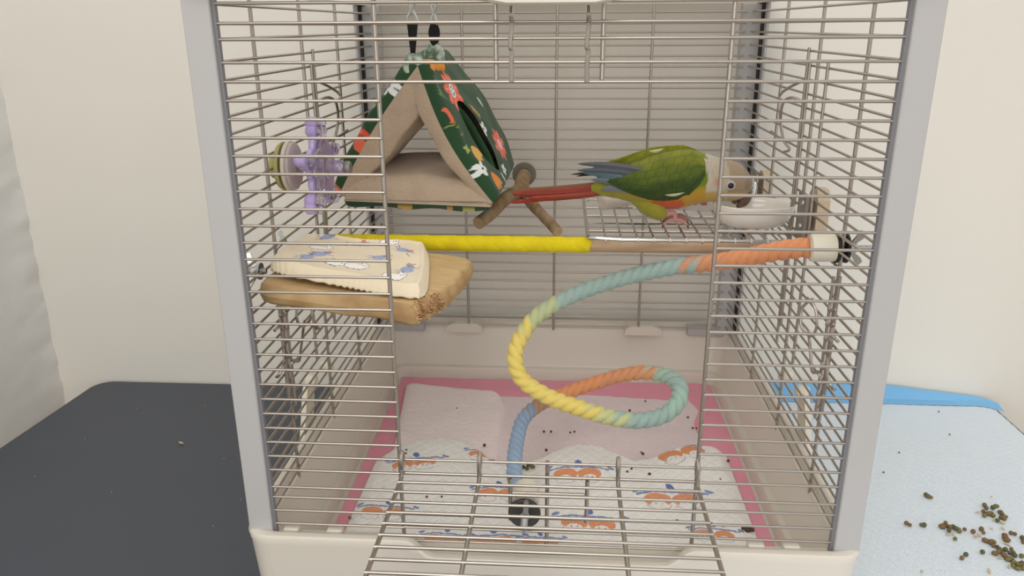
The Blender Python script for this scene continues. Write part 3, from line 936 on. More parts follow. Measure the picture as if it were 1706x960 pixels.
cer = mat('white_ceramic', (232, 228, 220), .15, coat=.5)
def bowl(c, rx, ry, h, name, label, grp=None):
    c = Vector(c)
    m_ = MB()
    prof = [(.50, 0), (.62, .0), (.66, .03), (.80, .16), (.93, .45), (.99, .8), (1.0, .97), (.985, 1.0), (.965, .97), (.93, .75), (.84, .40), (.66, .20), (.3, .14), (.04, .13)]
    rings = [[(c.x + rx * r_ * math.cos(a), c.y + ry * r_ * math.sin(a), c.z + h * z_) for a in [2 * PI * k / 48 for k in range(48)]] for r_, z_ in prof]
    m_.rings(rings)
    o = m_.build(name, cer, None, origin=c)
    return tag(o, label, 'bowl')
b1w = bowl((.1805, .204, RZ + .0019), .0365, .027, .0205, 'food_bowl', 'white oval ceramic bowl under the parrot beak at front of the rack')
b2w = bowl((.1435, .272, RZ + .0019), .034, .024, .0195, 'treat_bowl', 'white bowl with red arc mark standing behind the parrot on the rack')
redm = mat('red_glaze', (190, 40, 44), .3); drk = mat('dark_glaze', (70, 74, 70), .3)
m_ = MB()
def bowl_side(ang, hh):
    r_ = .93 + .07 * min(1, (hh - .3) / .5)
    return Vector((.1435 + .0345 * r_ * math.cos(ang), .272 + .0245 * r_ * math.sin(ang), RZ + .0019 + .0195 * hh))
for q_ in (.0065, .0048, .0031):
    pts = [bowl_side(-PI / 2 - .12 + math.cos(t) * q_ / .030, .38 + math.sin(t) * q_ / .0195 * .9) for t in np.linspace(.15, PI - .15, 14)]
    m_.tube(pts, .00055, 5)
m_.build('arc_mark', redm, b2w)
m_ = MB(); pts = [bowl_side(-PI / 2 - 1.0 + math.cos(t) * .07, .50 + math.sin(t) * .28) for t in np.linspace(0, 2 * PI, 20)]
m_.tube(pts, .0005, 5); m_.build('oval_mark', drk, b2w)
for k, (dx_, dy_) in enumerate(((-.006, -.004), (.006, .004), (.0, .006))):
    m_ = MB(); m_.lathe([(.0003, 0), (.0014, .0008), (.0016, .0016), (.0009, .0026), (.0002, .003)], (.1805 + dx_, .204 + dy_, RZ + .0048), (.3, .1, 1), 8)
    tag(m_.build('seed_pellet', mat('dark_seed', (60, 48, 40), .7) if k == 0 else bpy.data.materials['dark_seed'], None), 'dark food pellet lying inside the front white bowl', 'pellet', 'pellets in the front bowl')
# pale chew stick on the rack and clear plastic clip
p0 = Vector((.047, .258, RZ + .0082)); p1 = Vector((.088, .292, RZ + .0082))
m_ = MB(); a = (p1 - p0).normalized(); m_.lathe([(.0012, .0004), (.0052, 0), (.0062, .0008), (.0064, .004), (.0060, .045), (.0050, (p1 - p0).length)], p0, a, 20)
st = m_.build('chew_stick', mat('chalk_white', (216, 206, 194), .8, bump=.3, bscale=200), None)
tag(st, 'stubby off white chew stick lying on the rack beneath the parrot tail', 'stick')
clr = mat('clear_plastic', (225, 236, 246), .08, trans=.85, ior=1.4)
m_ = MB(); cc = atY(1251, 314, .262); m_.rings([[(cc.x + a * .0045 * k, cc.y, cc.z + z) for a, z in ((-1, -.009), (1, -.008), (1.2, .004), (.4, .010), (-.8, .007))] for k in (.6,)] + [[(cc.x + a * .0048, cc.y + y, cc.z + z) for a, z in ((-1, -.009), (1, -.008), (1.2, .004), (.4, .010), (-.8, .007))] for y in (.002, .008)] + [[(cc.x + a * .003, cc.y + .010, cc.z + z * .8) for a, z in ((-1, -.009), (1, -.008), (1.2, .004), (.4, .010), (-.8, .007))]])
tag(m_.build('plastic_clip', clr, None, angle=.4), 'small clear bluish plastic clip just beyond the parrot beak', 'clip')

# ------------------------------------------------------------------ fabric tent
tn = empty('bird_tent', (-.125, .28, .205), 'green floral triangular fabric tent with taupe fleece lining hanging from the roof', 'tent')
FLc = Vector((-.2005, .205, .2150)); FRc = Vector((-.0560, .200, .2095)); AFc = Vector((-.1205, .200, .3310))
BLc = Vector((-.2030, .355, .2150)); BRc = Vector((-.0520, .360, .2110)); ABc = Vector((-.1270, .345, .3390))
fleece = mat('taupe_fleece', (188, 168, 148), 1.0, bump=1.0, bscale=380, sheen=.15, var=.14, vscale=70)
greenm = mat('green_print', (255, 255, 255), .95, attr=True, bump=.4, bscale=600, sheen=.15)
GREEN = (40, 74, 46)
def pillow(A0, B0, A1, B1, th, name, paint=None, hole=None, nu=200, nv=200, bulge=(0, 0), puff=.004, puffi=.004, outer_mat=None, rnd=.05):
    """A0-B0 front edge (s 0..1), A1-B1 back edge, outer side along the normal"""
    nrm = (B0 - A0).cross(A1 - A0).normalized()
    cen = (A0 + B0 + A1 + B1) / 4
    tc = Vector((-.125, .28, .25))
    if nrm.dot(cen - tc) < 0: nrm = -nrm
    U, Vv = np.meshgrid(np.linspace(0, 1, nu), np.linspace(0, 1, nv), indexing='ij')
    a, b, c, d = [np.array(x) for x in (A0, B0, A1, B1)]
    base = (a[None, None] * (1 - U[..., None]) + b[None, None] * U[..., None]) * (1 - Vv[..., None]) + (c[None, None] * (1 - U[..., None]) + d[None, None] * U[..., None]) * Vv[..., None]
    e = np.minimum(np.minimum(U, 1 - U), np.minimum(Vv, 1 - Vv))
    rim = np.sqrt(np.clip(1 - (1 - np.clip(e / rnd, 0, 1)) ** 2, 0, 1))
    nz = np.array([[noise.noise(Vector((U[i, 0] * 5, Vv[0, j] * 5, th * 900))) for j in range(0, nv, 8)] for i in range(0, nu, 8)])
    nz = nz[(np.arange(nu) // 8)][:, (np.arange(nv) // 8)] if False else np.array([[0.0]])
    wr = .0010 * np.sin(U * 17 + 2 * np.sin(Vv * 7)) * np.sin(Vv * 13 + 1) 
    n_ = np.array(nrm)
    bl = (bulge[0] * (1 - Vv) + bulge[1] * Vv) * np.sin(PI * U)
    pin = puffi * np.sin(PI * np.clip(U, 0, 1) ** .65) * (.45 + .55 * np.sin(PI * np.clip(Vv * .8 + .1, 0, 1)))
    pin *= np.clip(e / .03, 0, 1)
    outp = base + n_ * ((th / 2) * rim + bl + puff * np.sin(PI * U) * np.sin(PI * Vv) + wr * rim)[..., None]
    inp = base + n_ * (-(th / 2) * rim + bl - pin + wr * rim)[..., None]
    fc = np.array(grid_faces(nu, nv))
    # orientation
    v0, v1, v2 = outp.reshape(-1, 3)[fc[len(fc) // 2][:3]]
    fl = np.dot(np.cross(v1 - v0, v2 - v0), n_) < 0
    if hole:
        hu, hv, ru, rv, rt = hole
        cu_ = U.ravel()[fc].mean(1); cv_ = Vv.ravel()[fc].mean(1)
        keep = ~ell(cu_, cv_, hu, hv, ru, rv, rt)
    else: keep = np.ones(len(fc), bool)
    fo = fc[keep]
    Lu = ((B0 - A0).length); Lv = ((A1 - A0).length)
    C_ = np.empty(U.shape + (3,)); C_[:] = lin(GREEN)
    if paint: paint(C_, U * Lu, Vv * Lv)
    o1 = submesh(name, outp.reshape(-1, 3), fo[:, ::-1] if fl else fo, outer_mat or greenm, tn)
    me = o1.data; used = np.unique(fo)
    ca = me.color_attributes.new('Col', 'FLOAT_COLOR', 'POINT')
    c4 = np.ones((len(used), 4)); c4[:, :3] = C_.reshape(-1, 3)[used]; ca.data.foreach_set('color', c4.ravel())
    o2 = submesh('lining', inp.reshape(-1, 3), fo if fl else fo[:, ::-1], fleece, o1)
    if hole:
        pts = []; pts2 = []
        for k in range(40):
            t = 2 * PI * k / 40
            x = hu + ru * math.cos(t) * math.cos(rt) - rv * math.sin(t) * math.sin(rt)
            y = hv + ru * math.cos(t) * math.sin(rt) + rv * math.sin(t) * math.cos(rt)
            i, j = min(nu - 1, max(0, x * (nu - 1))), min(nv - 1, max(0, y * (nv - 1)))
            po = Vector(outp[int(i), int(j)]); pi_ = Vector(inp[int(i), int(j)])
            pts.append(po.lerp(pi_, .30)); pts2.append(po.lerp(pi_, .62))
        m_ = MB(); m_.tube(pts, th * .20, 10, closed=True); m_.build('window_trim', mat('window_green', GREEN, .95), o1)
        m_ = MB(); m_.tube(pts2, th * .26, 10, closed=True); m_.build('window_lining', fleece, o1)
    return o1
def sprig(C_, U, V, x, y, s, col, rot):
    d = (math.cos(rot), math.sin(rot)); pts = [(x - d[0] * s, y - d[1] * s), (x + d[0] * s, y + d[1] * s)]
    C_[seg_mask(U, V, pts, .0006)] = lin(col)
    for k in (-.6, -.2, .2, .6):
        for q_ in (-1, 1):
            a = rot + q_ * .8
            C_[seg_mask(U, V, [(x + d[0] * s * k, y + d[1] * s * k), (x + d[0] * s * k + math.cos(a) * s * .5, y + d[1] * s * k + math.sin(a) * s * .5)], .0005)] = lin(col)
CORAL = (232, 108, 84); YLW = (226, 176, 84); WHT = (232, 236, 236); ORG = (228, 140, 52)
def small_white(C_, U, V, x, y, s=.005):
    for k in range(5):
        a = k * 2 * PI / 5
        C_[ell(U, V, x + math.cos(a) * s * .6, y + math.sin(a) * s * .6, s * .45, s * .33, a)] = lin(WHT)
def tulip(C_, U, V, x, y, s, col, rot=0.0):
    for a in (-.5, 0, .5):
        C_[ell(U, V, x + math.cos(rot + a) * s * .5, y + math.sin(rot + a) * s * .5, s * .6, s * .24, rot + a)] = lin(col)
def paintR(C_, U, V):     # U down the slope, V front to back, metres
    flower(C_, U, V, .035, .041, .0195, CORAL, WHT, 9, .2, (70, 60, 70))
    C_[ell(U, V, .005, .016, .006, .012, .2)] = lin(ORG)
    flower(C_, U, V, .104, .096, .0165, CORAL, (238, 190, 200), 8, 0)
    small_white(C_, U, V, .081, .067, .0075)
    sprig(C_, U, V, .062, .069, .009, YLW, .5)
    C_[ell(U, V, .050, .004, .008, .0035, .1) & ~ell(U, V, .050, .0015, .0065, .0022, .1)] = lin(CORAL)
    tulip(C_, U, V, .086, .015, .015, YLW, .25)
    small_white(C_, U, V, .106, .006, .0075)
    tulip(C_, U, V, .116, .021, .016, ORG, .1)
    small_white(C_, U, V, .124, .066, .006)
    for x, y in ((.062, .008), (.070, .010), (.058, .004), (.030, .008)):
        C_[seg_mask(U, V, [(x, y - .003), (x + .002, y), (x, y + .003)], .0005)] = lin((150, 160, 80))
    for q_ in (.7, -.5): C_[ell(U, V, .084, .006, .0045, .0016, q_)] = lin((160, 178, 96))
    C_[ell(U, V, .128, .046, .006, .0022, .1)] = lin((220, 228, 222)); C_[ell(U, V, .060, .105, .006, .0025, .4)] = lin((220, 228, 222))
    for k in range(6):
        C_[seg_mask(U, V, [(.014 + k * .003, .004), (.026 + k * .003, .010 + k * .002)], .0003)] = lin((110, 140, 100))
def paintL(C_, U, V):
    small_white(C_, U, V, .030, .006, .009)
    C_[ell(U, V, .055, .007, .005, .0018, .5)] = lin((170, 190, 110))
    flower(C_, U, V, .084, .012, .014, (226, 88, 60), CORAL, 6)
    C_[ell(U, V, .090, .000, .006, .006)] = lin(CORAL)
    for k in range(5): C_[seg_mask(U, V, [(.112 + k * .002, .002), (.124 + k * .002, .014)], .0004)] = lin((110, 150, 90))
    C_[ell(U, V, .139, .003, .004, .006)] = lin(CORAL)
def paintF(C_, U, V):
    for x_, y_, rx_, c_ in ((.058, .003, .007, YLW), (.082, .006, .012, (200, 130, 110)), (.100, .003, .003, YLW), (.118, .004, .007, (200, 206, 120)), (.034, .006, .004, (70, 110, 70))):
        C_[ell(U, V, x_, y_, rx_, .0025)] = lin(c_)
pillow(AFc, FRc, ABc, BRc, .020, 'side_panel', paintR, hole=(.60, .31, .27, .13, .04), nu=230, nv=230, bulge=(-.0085, .010), puffi=.007, rnd=.05)
pillow(AFc, FLc, ABc, BLc, .020, 'side_panel', paintL, nu=150, nv=150, bulge=(.004, .006), puff=.004, puffi=.024, rnd=.05)
o = pillow(FLc + Vector((.004, 0, -.006)), FRc + Vector((-.002, 0, -.004)), BLc + Vector((.004, 0, -.006)), BRc + Vector((-.002, 0, -.004)), .012, 'floor_panel', paintF, nu=150, nv=60, puff=.0)
# soft floor cushion
nu = nv = 70
U, Vv = np.meshgrid(np.linspace(0, 1, nu), np.linspace(0, 1, nv), indexing='ij')
P = np.zeros((nu, nv, 3))
for i in range(nu):
    for j in range(nv):
        u, v = U[i, j], Vv[i, j]
        p = (FLc * (1 - u) + FRc * u) * (1 - v) + (BLc * (1 - u) + BRc * u) * v
        e = min(u, 1 - u, v, 1 - v)
        d = math.sin(PI * u) ** .7 * math.sin(PI * min(1, v * .9 + .1)) ** .7
        h = .002 + .011 * min(1, e / .06) ** .5 + .017 * d * (.75 + .25 * v) + .0025 * noise.noise(Vector((u * 4, v * 4, 0)))
        P[i, j] = (p.x * 1 + (-.1245 - p.x) * .07, p.y, p.z + h)
Q = P.copy(); Q[..., 2] = .2105
fcs = grid_faces(nu, nv); nn = nu * nv; rr_ = ringidx(nu, nv)
for a, b in zip(rr_, rr_[1:] + rr_[:1]): fcs.append((a, a + nn, b + nn, b))
mesh('fleece_cushion', np.vstack([P.reshape(-1, 3), Q.reshape(-1, 3)]), fcs, fleece, tn)
# ridge loops, straps and metal clips
grm = mat('green_tab', (92, 122, 100), .9, rgb2=(200, 208, 196), vscale=160, bump=.4, bscale=500)
orm = mat('orange_tab', (226, 150, 60), .9, bump=.4, bscale=500)
for (px, py, Y, sc) in ((690, 108, .207, 1.0), (724, 92, .262, 1.0)):
    c = atY(px, py, Y)
    for dx_ in (-.0042, .0042):
        m_ = MB(); m_.tube(spline([c + Vector((dx_ * .6, 0, -.015)), c + Vector((dx_ * 1.2, -.002, -.006)), c + Vector((dx_ * 1.1, -.001, .003)), c + Vector((dx_ * .3, 0, .0085))], 5), [.0038] * 5 + [.0048] * 6 + [.0042] * 5, 12)
        m_.build('fabric_loop', grm, tn)
c1 = atY(704, 112, .215); c2 = atY(722, 110, .238)
m_ = MB(); m_.tube(spline([c1 + Vector((-.004, 0, .001)), (c1 + c2) / 2 + Vector((0, -.002, -.001)), c2 + Vector((.004, .010, -.002))], 6), [.005] * 4 + [.0075] * 5 + [.006] * 4, 14)
m_.build('ridge_tab', orm, tn)['label'] = 'orange printed patch of ridge fabric'
for (px, y0, y1, Y, w0, w1, lab) in ((687, 36, 89, .206, .0048, .0020, 'front'), (723, 40, 81, .262, .0035, .0010, 'back')):
    t = atY(px, y0, Y); b = atY(px + 1, y1, Y)
    m_ = MB()
    rws = []
    for k in range(9):
        f_ = k / 8; p = t.lerp(b, f_)
        wd = w0 + (w1 - w0) * f_ if lab == 'front' else (.0032 + .0022 * math.sin(PI * min(1, f_ * 1.4)) if f_ < .6 else .0052 - (f_ - .6) * .0105)
        wd = max(.0008, wd)
        rws.append([(p.x + wd, p.y - .001, p.z), (p.x + wd, p.y + .001, p.z), (p.x - wd, p.y + .001, p.z), (p.x - wd, p.y - .001, p.z)])
    m_.rings(rws); m_.build('strap', black_m, tn, smooth=False)['label'] = lab + ' black webbing strap'
    # snap hook
    m_ = MB(); w_ = .0042 if lab == 'front' else .0026
    m_.tube(spline([t + Vector((-w_, 0, -.001)), t + Vector((-w_ * 1.0, 0, .003)), t + Vector((-w_ * .3, 0, .009)), t + Vector((-.0022, 0, .015)), t + Vector((-.0026, 0, .0225))], 5), .0009, 8)
    m_.tube(spline([t + Vector((w_, 0, -.001)), t + Vector((w_ * .9, 0, .003)), t + Vector((w_ * .2, .001, .009)), t + Vector((.0022, 0, .015)), t + Vector((.0026, 0, .0225))], 5), .0011, 8)
    m_.tube([t + Vector((-w_, 0, -.0006)), t + Vector((w_, 0, -.0006))], .0010, 8)
    m_.build('snap_hook', steel2, tn)

# ------------------------------------------------------------------ purple spinning toy
ty = empty('spinner_toy', (-.2, .095, .225), 'purple and clear plastic wheel toy clamped to the left side wires', 'toy')
purp = mat('purple_plastic', (184, 164, 216), .25, coat=.4, sss=.0)
clrp = mat('clear_lilac', (226, 218, 240), .06, trans=.9, ior=1.35)
kh = mat('khaki_plastic', (186, 178, 120), .4)
gd = mat('grey_cap_plastic', (200, 186, 184), .4)
dc = atX(488, 277, -.2055); dc = Vector((-.2055, dc.y, dc.z))
m_ = MB(); m_.lathe([(.017, 0), (.0185, .001), (.0185, .003), (.0170, .004), (.004, .0045)], dc + Vector((-.001, 0, 0)), (1, 0, 0), 40); m_.build('inner_disc', gd, ty)
m_ = MB(); m_.lathe([(.0190, 0), (.0198, .0008), (.0198, .0030), (.0185, .0034)], dc + Vector((-.0038, 0, 0)), (1, 0, 0), 40); m_.build('rim_disc', white_m, ty)
m_ = MB(); m_.lathe([(.012, 0), (.0178, .001), (.0190, .003), (.0190, .0045)], dc + Vector((-.0105, 0, 0)), (1, 0, 0), 40)
m_.build('outer_disc', kh, ty)
m_ = MB(); m_.lathe([(.0085, 0), (.0095, .001), (.0095, .006), (.0085, .007)], dc + Vector((-.0170, 0, 0)), (1, 0, 0), 12)
m_.build('outer_nut', kh, ty)
m_ = MB(); m_.lathe([(.0035, 0), (.0042, .0005), (.0042, .004), (.0036, .0045), (.0042, .005), (.0042, .009)], dc + Vector((.003, 0, 0)), (1, 0, 0), 20); m_.build('chrome_nut', chrome, ty)
wc = Vector((-.1870, dc.y - .004, dc.z - .0005))
def wheel(c, r, th, n, m, name, parent, rot=0.0, lobe=.35, seg=90):
    rg = []
    for h, f_ in ((0, .88), (th * .2, .97), (th * .5, 1.0), (th * .8, .97), (th, .88)):
        rg.append([(c.x + h, c.y + r * f_ * (1 - lobe + lobe * abs(math.cos(n * (a - rot) / 2)) ** .6) * math.cos(a), c.z + r * f_ * (1 - lobe + lobe * abs(math.cos(n * (a - rot) / 2)) ** .6) * math.sin(a)) for a in [2 * PI * k / seg for k in range(seg)]])
    m_ = MB(); m_.rings(rg); return m_.build(name, m, parent)
wheel(wc, .027, .0055, 5, purp, 'star_wheel', ty, PI / 2, .25)
wheel(wc + Vector((.0058, 0, 0)), .0255, .0045, 5, clrp, 'clear_cover', ty, PI / 2, .25)
for k in range(5):
    a = PI / 2 + k * 2 * PI / 5
    d = Vector((0, math.cos(a), math.sin(a)))
    m_ = MB()
    for rr__, rs in ((.0285, .0062), (.0345, .0048)):
        m_.lathe([(rs * .5, -.004), (rs, -.001), (rs, .004), (rs * .6, .006)], wc + d * rr__, (1, 0, 0), 18)
    m_.build('purple_knob', purp, ty)
    m_ = MB()
    for rr__, rs in ((.0285, .0058), (.0350, .0042)):
        m_.lathe([(rs, .0062), (rs, .008), (rs * .8, .0105), (rs * .3, .012)], wc + d * rr__, (1, 0, 0), 18)
    m_.build('clear_knob', clrp, ty)
m_ = MB(); m_.lathe([(.0080, .010), (.0082, .012), (.0065, .014), (.0060, .022), (.0048, .024)], wc, (1, 0, 0), 24); m_.build('clear_hub', clrp, ty)
m_ = MB(); m_.lathe([(.0052, .0245), (.0055, .025), (.0055, .028), (.0048, .029)], wc, (1, 0, 0), 24); m_.build('hub_cap', zincd, ty)

# ------------------------------------------------------------------ parrot
BY = .212
bird = empty('parrot', (.105, BY, RZ + .002), 'green parrot with red tail and grey head bending down to the front bowl', 'bird')
feather = mat('feathers', (255, 255, 255), .8, attr=True, bump=.6, bscale=260, sheen=.25)
ST = [(1002, 296, 316, .006), (1012, 290, 322, .009), (1030, 282, 330, .013), (1055, 272, 337, .018), (1080, 262, 343, .021), (1105, 254, 347, .0235), (1130, 250, 346, .0240), (1152, 249, 341, .0225), (1172, 254, 337, .0190), (1188, 260, 335, .0160), (1202, 264, 334, .0150), (1216, 267, 334, .0148), (1228, 271, 332, .0142), (1238, 277, 328, .0125), (1246, 286, 321, .0095), (1251, 296, 312, .0050)]
sp = []
for i in range(len(ST)):
    sp.append(Vector((ST[i][0], ST[i][1], ST[i][2])))
spx = spline(sp, 6)
lat = np.interp(np.arange(len(spx)), np.arange(len(ST)) * 6, [s_[3] for s_ in ST])
lat = np.convolve(np.pad(lat, 4, mode='edge'), np.ones(9) / 9, 'valid')
sg = 48
V_ = []; C_ = []
gC, oC, yC, rC, wC, hC = [np.array(lin(c)) for c in ((116, 130, 30), (206, 140, 40), (164, 150, 42), (200, 60, 30), (198, 190, 174), (164, 144, 118))]
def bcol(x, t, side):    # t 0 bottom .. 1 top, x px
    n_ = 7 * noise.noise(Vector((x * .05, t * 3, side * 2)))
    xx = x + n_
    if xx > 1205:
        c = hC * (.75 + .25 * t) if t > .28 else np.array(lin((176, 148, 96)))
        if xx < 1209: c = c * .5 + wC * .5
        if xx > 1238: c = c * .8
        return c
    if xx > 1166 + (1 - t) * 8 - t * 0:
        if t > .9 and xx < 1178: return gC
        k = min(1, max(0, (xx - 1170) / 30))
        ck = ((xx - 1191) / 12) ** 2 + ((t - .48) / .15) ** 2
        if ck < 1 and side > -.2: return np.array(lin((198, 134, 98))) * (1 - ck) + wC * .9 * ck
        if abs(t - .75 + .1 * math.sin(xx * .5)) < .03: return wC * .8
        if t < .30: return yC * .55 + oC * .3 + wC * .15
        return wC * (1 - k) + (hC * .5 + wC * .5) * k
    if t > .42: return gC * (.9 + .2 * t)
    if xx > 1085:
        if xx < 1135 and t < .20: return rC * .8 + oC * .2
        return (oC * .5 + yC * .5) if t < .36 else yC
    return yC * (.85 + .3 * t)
for i, s_ in enumerate(spx):
    T = atY(s_.x, s_.y, BY); B = atY(s_.x, s_.z, BY)
    c = (T + B) / 2; h = (T - B) / 2
    for k in range(sg):
        a = 2 * PI * k / sg
        ca_, sa_ = math.cos(a), math.sin(a)
        wy = lat[i] * (abs(ca_) ** .9) * (1 if ca_ > 0 else -1)
        p = c + h * sa_ + Vector((0, -wy, 0))
        fr_ = .00035 * noise.noise(Vector((p.x * 500, p.y * 300, p.z * 500)))
        p = p + Vector((0, fr_, fr_))
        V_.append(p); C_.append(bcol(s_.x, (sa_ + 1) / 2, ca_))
nr = len(spx)
fcs = [(i * sg + k, (i + 1) * sg + k, (i + 1) * sg + (k + 1) % sg, i * sg + (k + 1) % sg) for i in range(nr - 1) for k in range(sg)]
fcs += [tuple(range(sg)), tuple((nr - 1) * sg + k for k in range(sg - 1, -1, -1))]
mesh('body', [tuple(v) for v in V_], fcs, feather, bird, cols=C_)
# thighs (yellow green feathering) and feet
thm = mat('thigh_feathers', (160, 150, 44), .9, rgb2=(138, 138, 42), vscale=80, bump=.8, bscale=300, sheen=.3)
pk = mat('bird_skin', (190, 140, 134), .6, bump=.6, bscale=900)
claw = mat('claw', (80, 66, 60), .4)
for side in (-1, 1):
    yy = BY + side * .009 - .001
    a0 = atY(1050, 322, BY + side * .003); a1 = atY(1078, 339, BY + side * .0050); a2 = atY(1096, 353, yy); a3 = atY(1107, 361, yy)
    m_ = MB(); m_.tube(spline([a0, a1, a2, a3], 6), list(np.interp(np.arange(19), [0, 6, 12, 18], [.0050, .0105, .0082, .0044])), 24)
    m_.build('thigh', thm, bird)
    f0 = atY(1108, 358, yy); f1 = atY(1124, 357, yy); hub = Vector((f1.x + .0005, yy, RZ + .0058))
    m_ = MB(); m_.tube(spline([f0, f0.lerp(f1, .6) + Vector((0, 0, .0012)), f1, hub], 5), [.0030] * 5 + [.0026] * 5 + [.0024] * 6, 10)
    ft = m_.build('foot', pk, bird)
    for dx_, dy_, L in ((1, -.35, .0115), (.85, .3, .0125), (-1, -.25, .0105), (-.8, .35, .0090)):
        d = Vector((dx_, dy_, 0)).normalized()
        pts = [hub, hub + d * L * .4 + Vector((0, 0, .0004)), hub + d * L * .75 + Vector((0, 0, -.0012)), hub + d * L + Vector((0, 0, -.0040))]
        m_ = MB(); m_.tube(spline(pts, 4), list(np.linspace(.0019, .0012, 13)), 8); m_.build('toe', pk, ft)
        e = pts[-1]
        m_ = MB(); m_.tube(spline([e, e + d * .0012 + Vector((0, 0, -.0014)), e + d * .0006 + Vector((0, 0, -.0032))], 3), list(np.linspace(.0010, .0002, 7)), 6); m_.build('claw', claw, ft)
# wings: overlapping feather blades over a covert shell
wingm = mat('wing_feathers', (255, 255, 255), .75, attr=True, bump=.6, bscale=300, sheen=.1)
def shell(outline_top, outline_bot, side, name, colf, lift, n=150, m=70):
    V_ = []; C_ = []
    xs = np.linspace(outline_top[0][0], outline_top[-1][0], n)
    tx = [p[0] for p in outline_top]; ty_ = [p[1] for p in outline_top]; bx_ = [p[0] for p in outline_bot]; by_ = [p[1] for p in outline_bot]
    for x in xs:
        yt = np.interp(x, tx, ty_); yb_ = np.interp(x, bx_, by_)
        # body centre & half-height there
        i = np.interp(x, [s_[0] for s_ in ST], range(len(ST)))
        bt = np.interp(x, [s_[0] for s_ in ST], [s_[1] for s_ in ST]); bb = np.interp(x, [s_[0] for s_ in ST], [s_[2] for s_ in ST]); bl = np.interp(x, [s_[0] for s_ in ST], [s_[3] for s_ in ST])
        cy_ = (bt + bb) / 2; hh = (bb - bt) / 2
        for k in range(m):
            t = k / (m - 1); y = yt + (yb_ - yt) * t
            q_ = max(-1, min(1, (y - cy_) / hh))
            wy = bl * math.sqrt(max(0.0, 1 - q_ * q_)) + lift + .0010
            wy = max(wy, .003)
            p = atY(x, y, BY + side * wy)
            f_ = .0008 * abs(math.sin(t * 9 + x * .05))
            p.y += side * f_
            V_.append(p); C_.append(colf(x, t))
    V2 = [Vector((p.x, p.y - side * .0016, p.z)) for p in V_]
    nn = len(V_); f1 = grid_faces(n, m); f2 = [tuple(a + nn for a in q_[::-1]) for q_ in f1]
    rr_ = ringidx(n, m); f3 = [(a, a + nn, b + nn, b) for a, b in zip(rr_, rr_[1:] + rr_[:1])]
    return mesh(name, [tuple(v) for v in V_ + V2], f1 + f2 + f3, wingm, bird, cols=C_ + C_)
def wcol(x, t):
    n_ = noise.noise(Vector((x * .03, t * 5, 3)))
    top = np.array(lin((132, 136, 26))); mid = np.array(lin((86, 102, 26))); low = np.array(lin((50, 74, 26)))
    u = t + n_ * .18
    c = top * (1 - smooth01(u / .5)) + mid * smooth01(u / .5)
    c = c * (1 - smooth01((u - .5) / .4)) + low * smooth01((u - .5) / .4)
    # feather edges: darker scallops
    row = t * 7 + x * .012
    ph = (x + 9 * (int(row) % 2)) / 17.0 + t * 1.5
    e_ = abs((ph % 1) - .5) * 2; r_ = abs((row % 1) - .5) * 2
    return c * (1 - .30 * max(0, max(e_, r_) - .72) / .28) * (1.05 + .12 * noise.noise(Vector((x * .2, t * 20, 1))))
top = [(985, 281), (1003, 272), (1030, 264), (1060, 254), (1085, 246), (1110, 243), (1140, 242), (1158, 248), (1168, 257), (1175, 270)]
bot = [(985, 290), (1005, 300), (1030, 314), (1055, 325), (1080, 333), (1105, 335), (1130, 333), (1148, 325), (1163, 310), (1175, 292)]
for side in (-1, 1):
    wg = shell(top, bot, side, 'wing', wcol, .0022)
    # primaries: long folded blue grey feathers reaching past the rump
    for k in range(5):
        x0, y0 = 1075 - k * 6, 285 + k * 8
        xe = (962, 962, 970, 985, 1000)[k]; ye = (273, 284, 288, 300, 316)[k]
        V_ = []; n = 20
        for i in range(n):
            f_ = i / (n - 1)
            x = x0 + (xe - x0) * f_; y = y0 + (ye - y0) * f_ - (3 * math.sin(PI * f_))
            wdt = (6.5 if k > 1 else 5.5) * (math.sin(PI * min(1, .25 + f_ * .75)) ** .6 if f_ < 1 else 0) + .3
            Yd = BY + side * (.0195 - k * .0006 - .010 * f_)
            V_.append([atY(x, y - wdt, Yd), atY(x, y, Yd + side * .0012), atY(x, y + wdt, Yd), atY(x, y, Yd - side * .0006)])
        m_ = MB(); m_.rings(V_)
        nm = ((92, 96, 100), (84, 92, 104), (88, 116, 124), (104, 118, 130), (120, 124, 132))[k]
        key = 'flight_feather_%d' % k
        m_.build('flight_feather', bpy.data.materials.get(key) or mat(key, nm, .6, bump=.3, bscale=500), wg)
# dark crossing feather tips
for ye, xe in ((291, 951), (294, 960)):
    V_ = []
    for i in range(16):
        f_ = i / 15; x = 1030 + (xe - 1030) * f_; y = 297 + (ye - 297) * f_ - 5 * math.sin(PI * f_)
        wdt = 3.4 * (1 - f_) ** .5 + .3
        V_.append([atY(x, y - wdt, BY + .004), atY(x, y, BY + .0025), atY(x, y + wdt, BY + .004), atY(x, y, BY + .005)])
    m_ = MB(); m_.rings(V_); m_.build('flight_feather', bpy.data.materials.get('dark_quill') or mat('dark_quill', (48, 40, 44), .6), bird)
# white shoulder streaks
m_ = MB()
for x0, y0, x1, y1, w_, Y_s in ((1082, 252, 1105, 248, 2.6, .016), (1108, 325, 1140, 321, 2.2, .0262)):
    rws = []
    for i in range(10):
        f_ = i / 9; x = x0 + (x1 - x0) * f_; y = y0 + (y1 - y0) * f_ + 2 * math.sin(PI * f_)
        wd = w_ * math.sin(PI * (.06 + .88 * f_)) + .2
        rws.append([atY(x, y - wd, BY - Y_s), atY(x, y, BY - Y_s - .0012), atY(x, y + wd, BY - Y_s), atY(x, y, BY - Y_s + .001)])
    m_.rings(rws)
m_.build('pale_feathers', mat('pale_feather', (196, 196, 160), .8), bird)
